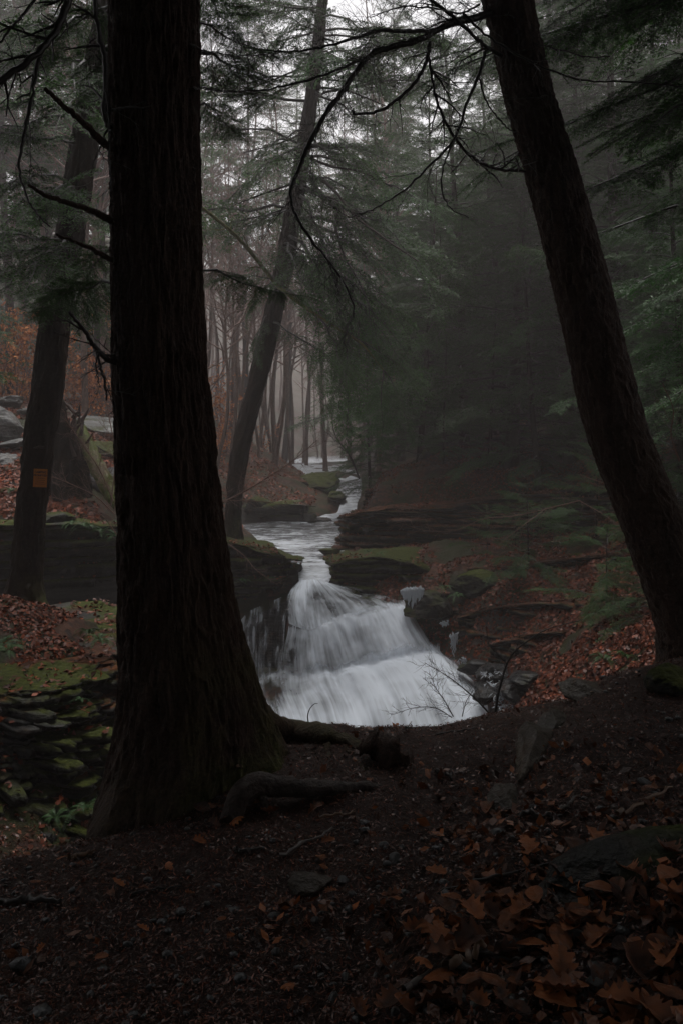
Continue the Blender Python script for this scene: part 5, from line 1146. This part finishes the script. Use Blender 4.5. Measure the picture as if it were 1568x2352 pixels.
def field(nm, m, box, size, asp, mat, lab, lift=.004, tint=(1.3, 2.6), keep=None, tilt=.25, name='leaf_litter'):
    Y = np.exp(rl.uniform(math.log(box[2]), math.log(box[3]), m)) if box[4] else rl.uniform(box[2], box[3], m)
    X = rl.uniform(-1, 1, m) * 0 + rl.uniform(box[0], box[1], m) * (Y if box[4] else 1)
    if keep is not None: k = keep(X, Y); X, Y = X[k], Y[k]; m = len(X)
    V, F = lay(X, Y, rl.uniform(*size, m), rl.uniform(*asp, m), rl, lift, tilt)
    o = link(name, make_mesh(name, V, F, [mat], attrs={'tint': np.repeat(rl.beta(*tint, m), 4)})); tag(o, lab, None, None, 'stuff'); return o
inside = lambda X, Y: (Y < 5.2)
field('a', 110000, (-.62, .66, 1.5, 5.1, True), (.006, .022), (.06, .20), LITTER, 'dark wet needles and wood chips covering the path', .004, (1.1, 3.2), inside, .45, 'needle_litter')
field('a2', 16000, (-.62, -.12, 3.0, 6.6, True), (.010, .05), (.15, .35), LITTER, 'dark wet debris in the gully below the mossy ledge', .006, (1.1, 3.2), lambda X, Y: (X < -.7) & (Y > 3.2), .45, 'needle_litter')
field('a3', 1500, (-.62, -.2, 3.6, 6.4, True), (.03, .07), (.22, .36), LEAFBANK, 'few reddish leaves in the gully below the mossy ledge', .006, (1.3, 3), lambda X, Y: (X < -1.0) & (fbm(np.stack([X * 1.4, Y * 1.4, X * 0], -1), 2) > .1), .45)
field('b2', 2600, (-.25, .66, 1.6, 3.4, True), (.02, .06), (.2, .36), OAKLEAF, 'torn wet leaf pieces matted into the drift', .008, (1.0, 1.8), lambda X, Y: (X / Y > -.1) & (fbm(np.stack([X * 1.6, Y * 1.6, X * 0 + 2], -1), 2) + .5 * (Y < 2.5) + .3 * (X > .4) > .2), .6)
field('b', 2600, (-.62, .66, 1.5, 5.1, True), (.025, .055), (.22, .36), OAKLEAF, 'small broken brown leaves scattered over the path', .006, (1.3, 3), lambda X, Y: inside(X, Y) & (fbm(np.stack([X * 1.4, Y * 1.4, X * 0], -1), 2) + .35 * (X > .1) * (Y < 3.4) > .15), .45)
field('c', 30000, (-.62, -.25, 5.6, 12, True), (.035, .07), (.24, .36), LEAFBANK, 'purplish red wet leaves on top of the mossy ledge', .01, (1.6, 2.4), lambda X, Y: (fbm(np.stack([X * 1.1, Y * 1.1, X * 0], -1), 2) > -.35) & (X < -1.9) & (Y > 6.9), .4)
field('d', 60000, (-.55, -.02, 14.5, 36, True), (.08, .14), (.26, .38), LEAFBANK, 'red brown fallen leaves on the left bank', .012, (1.8, 2), lambda X, Y: (X < -.9 - .0 * Y) & (H(X, Y) > -.6) & (fbm(np.stack([X * .6, Y * .6, X * 0], -1), 3) > -.6), .4)
field('e', 110000, (.0, .50, 8.2, 27, True), (.05, .09), (.26, .38), LEAFBANK, 'rust red fallen leaves on the dim right slope', .012, (1.3, 2.8), lambda X, Y: (X > .3) & (fbm(np.stack([X * .8, Y * .8, X * 0], -1), 3) > -.5) & ((H(X, Y) > -2.9)), .4)
LP = np.concatenate(LEAFPTS); S = Soup(); S.add(*leaf_cards(LP, .075, rl, .75, 0)); o = link('leaf_litter', S.mesh('leaf_litter', [LEAFBANK])); tag(o, 'rust leaves caught on the shelves of the layered rock', None, None, 'stuff')
# gravel
def pebble_mesh(seed): return rock_mesh('pebble', (1, .8, .55), seed, PEBBLE, .25, 3, .15)
V0 = []; 
import bmesh
bm_ = bmesh.new(); bmesh.ops.create_icosphere(bm_, subdivisions=1, radius=1); Vi = np.array([v.co[:] for v in bm_.verts]); Fi = np.array([[v.index for v in f.verts] for f in bm_.faces]); bm_.free()
m = 1500; Y = np.exp(rl.uniform(math.log(1.6), math.log(4.6), m)); X = rl.uniform(-.5, .62, m) * Y
k = (fbm(np.stack([X * 1.1, Y * 1.1, X * 0 + 4], -1), 2) + .5 * (X > -.2) * (Y < 3) > .1); X, Y = X[k], Y[k]; m = len(X)
s_ = rl.gamma(2.0, .0035, m) + .003; an = rl.uniform(0, 2 * PI, m)
sc3 = np.stack([s_, s_ * rl.uniform(.6, .95, m), s_ * rl.uniform(.35, .6, m)], -1)
q = Vi[None] * (1 + .12 * rl.normal(size=(m, len(Vi), 1))) * sc3[:, None]
q = np.stack([q[..., 0] * np.cos(an)[:, None] - q[..., 1] * np.sin(an)[:, None], q[..., 0] * np.sin(an)[:, None] + q[..., 1] * np.cos(an)[:, None], q[..., 2]], -1) + np.stack([X, Y, H(X, Y) + s_ * .25], -1)[:, None]
o = link('gravel', make_mesh('gravel', q.reshape(-1, 3), [(Fi[None] + (np.arange(m) * len(Vi))[:, None, None]).reshape(-1, 3)], [PEBBLE], smooth=True)); tag(o, 'grey grit and small stones in the path', None, None, 'stuff')
pm = [pebble_mesh(200 + k) for k in range(6)]
for k in range(32):
    u, v = rl.uniform(560, 1560), rl.uniform(1860, 2340)
    if k < 8: u, v = [(920, 1950), (1255, 1915), (880, 1945), (1450, 1700), (1225, 1860), (1480, 1800), (1000, 2330), (1400, 2300)][k]
    g = on_ground(u, v, .004); s_ = .014 + .018 * rl.random() ** 2
    o = link('pebble', pm[k % 6], None, g); o.scale = (s_,) * 3; o.rotation_euler = (rl.normal(0, .2), rl.normal(0, .2), rl.uniform(0, 6))
    tag(o, 'smooth grey pebble half sunk in the dark path among chips and leaves', 'pebble', 'grey pebbles on the path')
# big oak leaves
def oak_leaf(seed):
    r = np.random.default_rng(seed); nl, nw = 34, 9; oak = seed % 3 > 0
    t = np.linspace(0, 1, nl); lob = .5 + .5 * np.cos(t * 2 * PI * 4.0 + 2.2)
    w_ = ((.07 + .24 * np.sin(PI * t ** .85) ** .8) * (.62 + .38 * lob) if oak else .25 * np.sin(PI * np.clip((t - .1) / .9, 0, 1)) ** .75) * np.clip((t - .10) / .05, 0, 1) + .008
    w_[-1] = .03
    s_ = np.linspace(-1, 1, nw); X, Yl = np.meshgrid(t - .5, s_, indexing='ij'); Yl = Yl * w_[:, None]
    curl = r.uniform(.2, 1.5) * r.choice([-1, 1], p=[.25, .75]); bend = r.normal(0, .4)
    Z = curl * Yl ** 2 * 2.2 + bend * X ** 2 + .035 * fbm(np.stack([X.ravel() * 3 + seed, Yl.ravel() * 3, X.ravel() * 0], -1), 3).reshape(X.shape) - .02 * np.exp(-(Yl / .02) ** 2)
    V = np.stack([X, Yl, Z], -1).reshape(-1, 3)
    return make_mesh('fallen_leaf', V, [grid_faces(nl, nw)], [OAKLEAF], smooth=True, attrs={'tint': np.clip(np.full(len(V), r.beta(.9, 1.3)) + .25 * fbm(V * 4 + seed, 2), 0, 1)})
om = [oak_leaf(300 + k) for k in range(14)]
spots = []
for q in range(400):
    u = rl.uniform(640, 1568); v = rl.uniform(1850, 2345)
    den = math.exp(-((v - 2130 - .05 * (1250 - u)) / 75) ** 2) * (u > 930) + .65 * (v > 2200) * (u > 860) + (.26 if u > 1130 and v > 1930 else .05)
    if rl.random() < den * .5: spots.append((u, v, rl.uniform(.06, .13)))
spots += [(rl.normal(560, 45), rl.normal(1880, 14), rl.uniform(.06, .10)) for _ in range(12)] + [(600, 1848, .09), (585, 1852, .08)]
spots += [(rl.uniform(20, 800), rl.uniform(1930, 2340), rl.uniform(.035, .06)) for _ in range(34)]
for k, (u, v, s_) in enumerate(spots[:270]):
    g = on_ground(u, v, .012 + .02 * rl.random()); o = link('fallen_leaf', om[k % 14], None, g); o.scale = (s_,) * 3
    o.rotation_euler = (rl.normal(.08, .2), rl.normal(0, .18), rl.uniform(0, 2 * PI))
    near_root = v < 1915 and u < 680
    tag(o, 'orange brown wet leaf heaped under the arched root' if near_root else ('small brown leaf lying alone on the dark needle path' if u < 800 else 'rust brown curled leaf lying among others in the leaf drift on the right'), 'leaf', 'leaves under the arched root' if near_root else ('lone leaves on the path' if u < 800 else 'fallen leaves of the drift'))
# sticks on the path
def stick(a, b, rad, label, seed, mat=WOOD_DARK):
    r = np.random.default_rng(seed); n_ = 9
    us = np.linspace(a[0], b[0], n_); vs = np.linspace(a[1], b[1], n_)
    pts = np.array([on_ground(u, v, rad * 1.2) for u, v in zip(us, vs)]); pts = smooth_line(pts[::2], 16); pts += r.normal(0, rad * .5, pts.shape)
    S = Soup(); S.add(*tube(pts, np.linspace(rad, rad * .55, 16) * (1 + .15 * r.normal(size=16)), 7)); o = link('stick', S.mesh('stick', [mat], True)); tag(o, label, 'stick', 'sticks on the path'); return o
STICK_PALE = mat_simple('weathered_stick', (.05, .042, .036), (.12, .10, .088), .5, .4, 20); STICK_TAN = mat_simple('peeled_stick', (.09, .05, .03), (.2, .12, .075), .5, .4, 20)
for k, (a, b, r0, lab, mt) in enumerate([((642, 1972), (762, 1915), .007, 'grey stick lying diagonally in the middle of the path', STICK_PALE), ((732, 1882), (815, 1872), .006, 'short tan peeled stick right of the arched root', STICK_TAN), ((760, 1826), (830, 1812), .006, 'grey stick against the end of the arched root', STICK_PALE), ((440, 1785), (475, 1758), .005, 'pale splinter at the foot of the big trunk', STICK_PALE),
                                   ((533, 1762), (580, 1768), .006, 'short pale stick behind the arched root', STICK_TAN), ((1190, 1880), (1290, 1885), .010, 'thick brown stick under the long buff rock', WOOD_DARK), ((1000, 2060), (1330, 1975), .006, 'long thin dark twig running up to the mossy hump', WOOD_DARK), ((1020, 2245), (1110, 2195), .014, 'tan curled bark strip among the leaves', STICK_TAN),
                                   ((1060, 2205), (1240, 2212), .006, 'straight dark twig across the leaf drift', WOOD_DARK), ((0, 2080), (140, 2078), .012, 'dark stick at the left edge of the path', WOOD_DARK), ((160, 1980), (215, 1965), .008, 'brown stick near the drop on the left', STICK_TAN), ((1000, 1780), (1040, 1795), .010, 'black rotten stick right of the stump', WOOD_DARK),
                                   ((1000, 1690), (1110, 1675), .005, 'thin twig lying along the rim', WOOD_DARK), ((930, 1672), (960, 1660), .004, 'pale twig on the rim above the stump', STICK_PALE), ((1420, 1880), (1540, 1815), .009, 'brown stick on the slope at the right edge', STICK_TAN), ((1280, 1870), (1330, 1830), .006, 'grey twig between the pebbles on the slope', STICK_PALE),
                                   ((300, 2060), (420, 2040), .005, 'dark thin twig on the left of the path', WOOD_DARK), ((540, 1965), (600, 1958), .009, 'short black stick left of the grey diagonal one', WOOD_DARK), ((1100, 2290), (1330, 2250), .006, 'dark twig low in the leaf drift', WOOD_DARK), ((930, 2290), (1060, 2190), .008, 'grey weathered root piece beside the leaf drift', STICK_PALE)]):
    stick(a, b, r0, lab, 400 + k, mt)

# ------------------------------------------------------------------ light, air, camera
sun_el, sun_az = math.radians(74), math.radians(6)       # high, veiled, ahead of the camera
w = bpy.data.worlds.new('World'); sc.world = w; w.use_nodes = True
nt = w.node_tree; nt.nodes.clear(); n = N(nt)
sky = n.new('ShaderNodeTexSky', sky_type='NISHITA'); sky.sun_disc = False; sky.sun_elevation = sun_el; sky.sun_rotation = sun_az
sky.air_density = 1.0; sky.dust_density = 4.0; sky.ozone_density = 1.0
hs = n.new('ShaderNodeHueSaturation'); hs.inputs['Saturation'].default_value = .14; nt.links.new(sky.outputs[0], hs.inputs['Color'])
bg = n.new('ShaderNodeBackground'); bg.inputs[1].default_value = .15; nt.links.new(hs.outputs[0], bg.inputs[0])
wo = n.new('ShaderNodeOutputWorld'); nt.links.new(bg.outputs[0], wo.inputs[0])
L = bpy.data.lights.new('sun', 'SUN'); L.energy = 1.5; L.angle = math.radians(35); L.color = (1, .97, .93)
lo = bpy.data.objects.new('sun', L); col.objects.link(lo)
d = Vector((math.sin(sun_az) * math.cos(sun_el), math.cos(sun_az) * math.cos(sun_el), math.sin(sun_el)))
lo.rotation_euler = (-d).to_track_quat('-Z', 'Y').to_euler(); lo.location = (0, 20, 30)

hb = np.array([(-175, -18, -9), (175, -18, -9), (175, 150, -9), (-175, 150, -9), (-175, -18, 62), (175, -18, 62), (175, 150, 62), (-175, 150, 62)], float)
hz = link('haze', make_mesh('haze', hb, [np.array([[0, 3, 2, 1], [4, 5, 6, 7], [0, 1, 5, 4], [1, 2, 6, 5], [2, 3, 7, 6], [3, 0, 4, 7]])]))
m, nt, out = node_mat('mist'); n = N(nt)
pv = n.new('ShaderNodeVolumePrincipled'); pv.inputs['Color'].default_value = (.95, .875, .87, 1); pv.inputs['Density'].default_value = HAZE; pv.inputs["Anisotropy"].default_value = .3
nt.links.new(pv.outputs[0], out.inputs['Volume']); hz.data.materials.append(m); tag(hz, 'pale mist filling the wooded gorge', kind='stuff')

cam = bpy.data.cameras.new('camera'); co = bpy.data.objects.new('camera', cam); col.objects.link(co)
co.location = (0, 0, EYE); co.rotation_euler = (PI / 2, 0, 0)
cam.sensor_fit = 'VERTICAL'; cam.sensor_height = 36; cam.lens = 36 * K / 2352.0; cam.shift_y = -(1176 - HV) / 2352.0
cam.clip_start = .05; cam.clip_end = 2000
sc.camera = co
sc.view_settings.view_transform = 'Standard'; sc.view_settings.look = 'None'; sc.view_settings.gamma = 1; sc.view_settings.exposure = EXPOSURE
sc.cycles.max_bounces = 6; sc.cycles.diffuse_bounces = 3; sc.cycles.glossy_bounces = 2; sc.cycles.transmission_bounces = 3; sc.cycles.volume_bounces = 1; sc.cycles.transparent_max_bounces = 12
sc.cycles.use_denoising = True
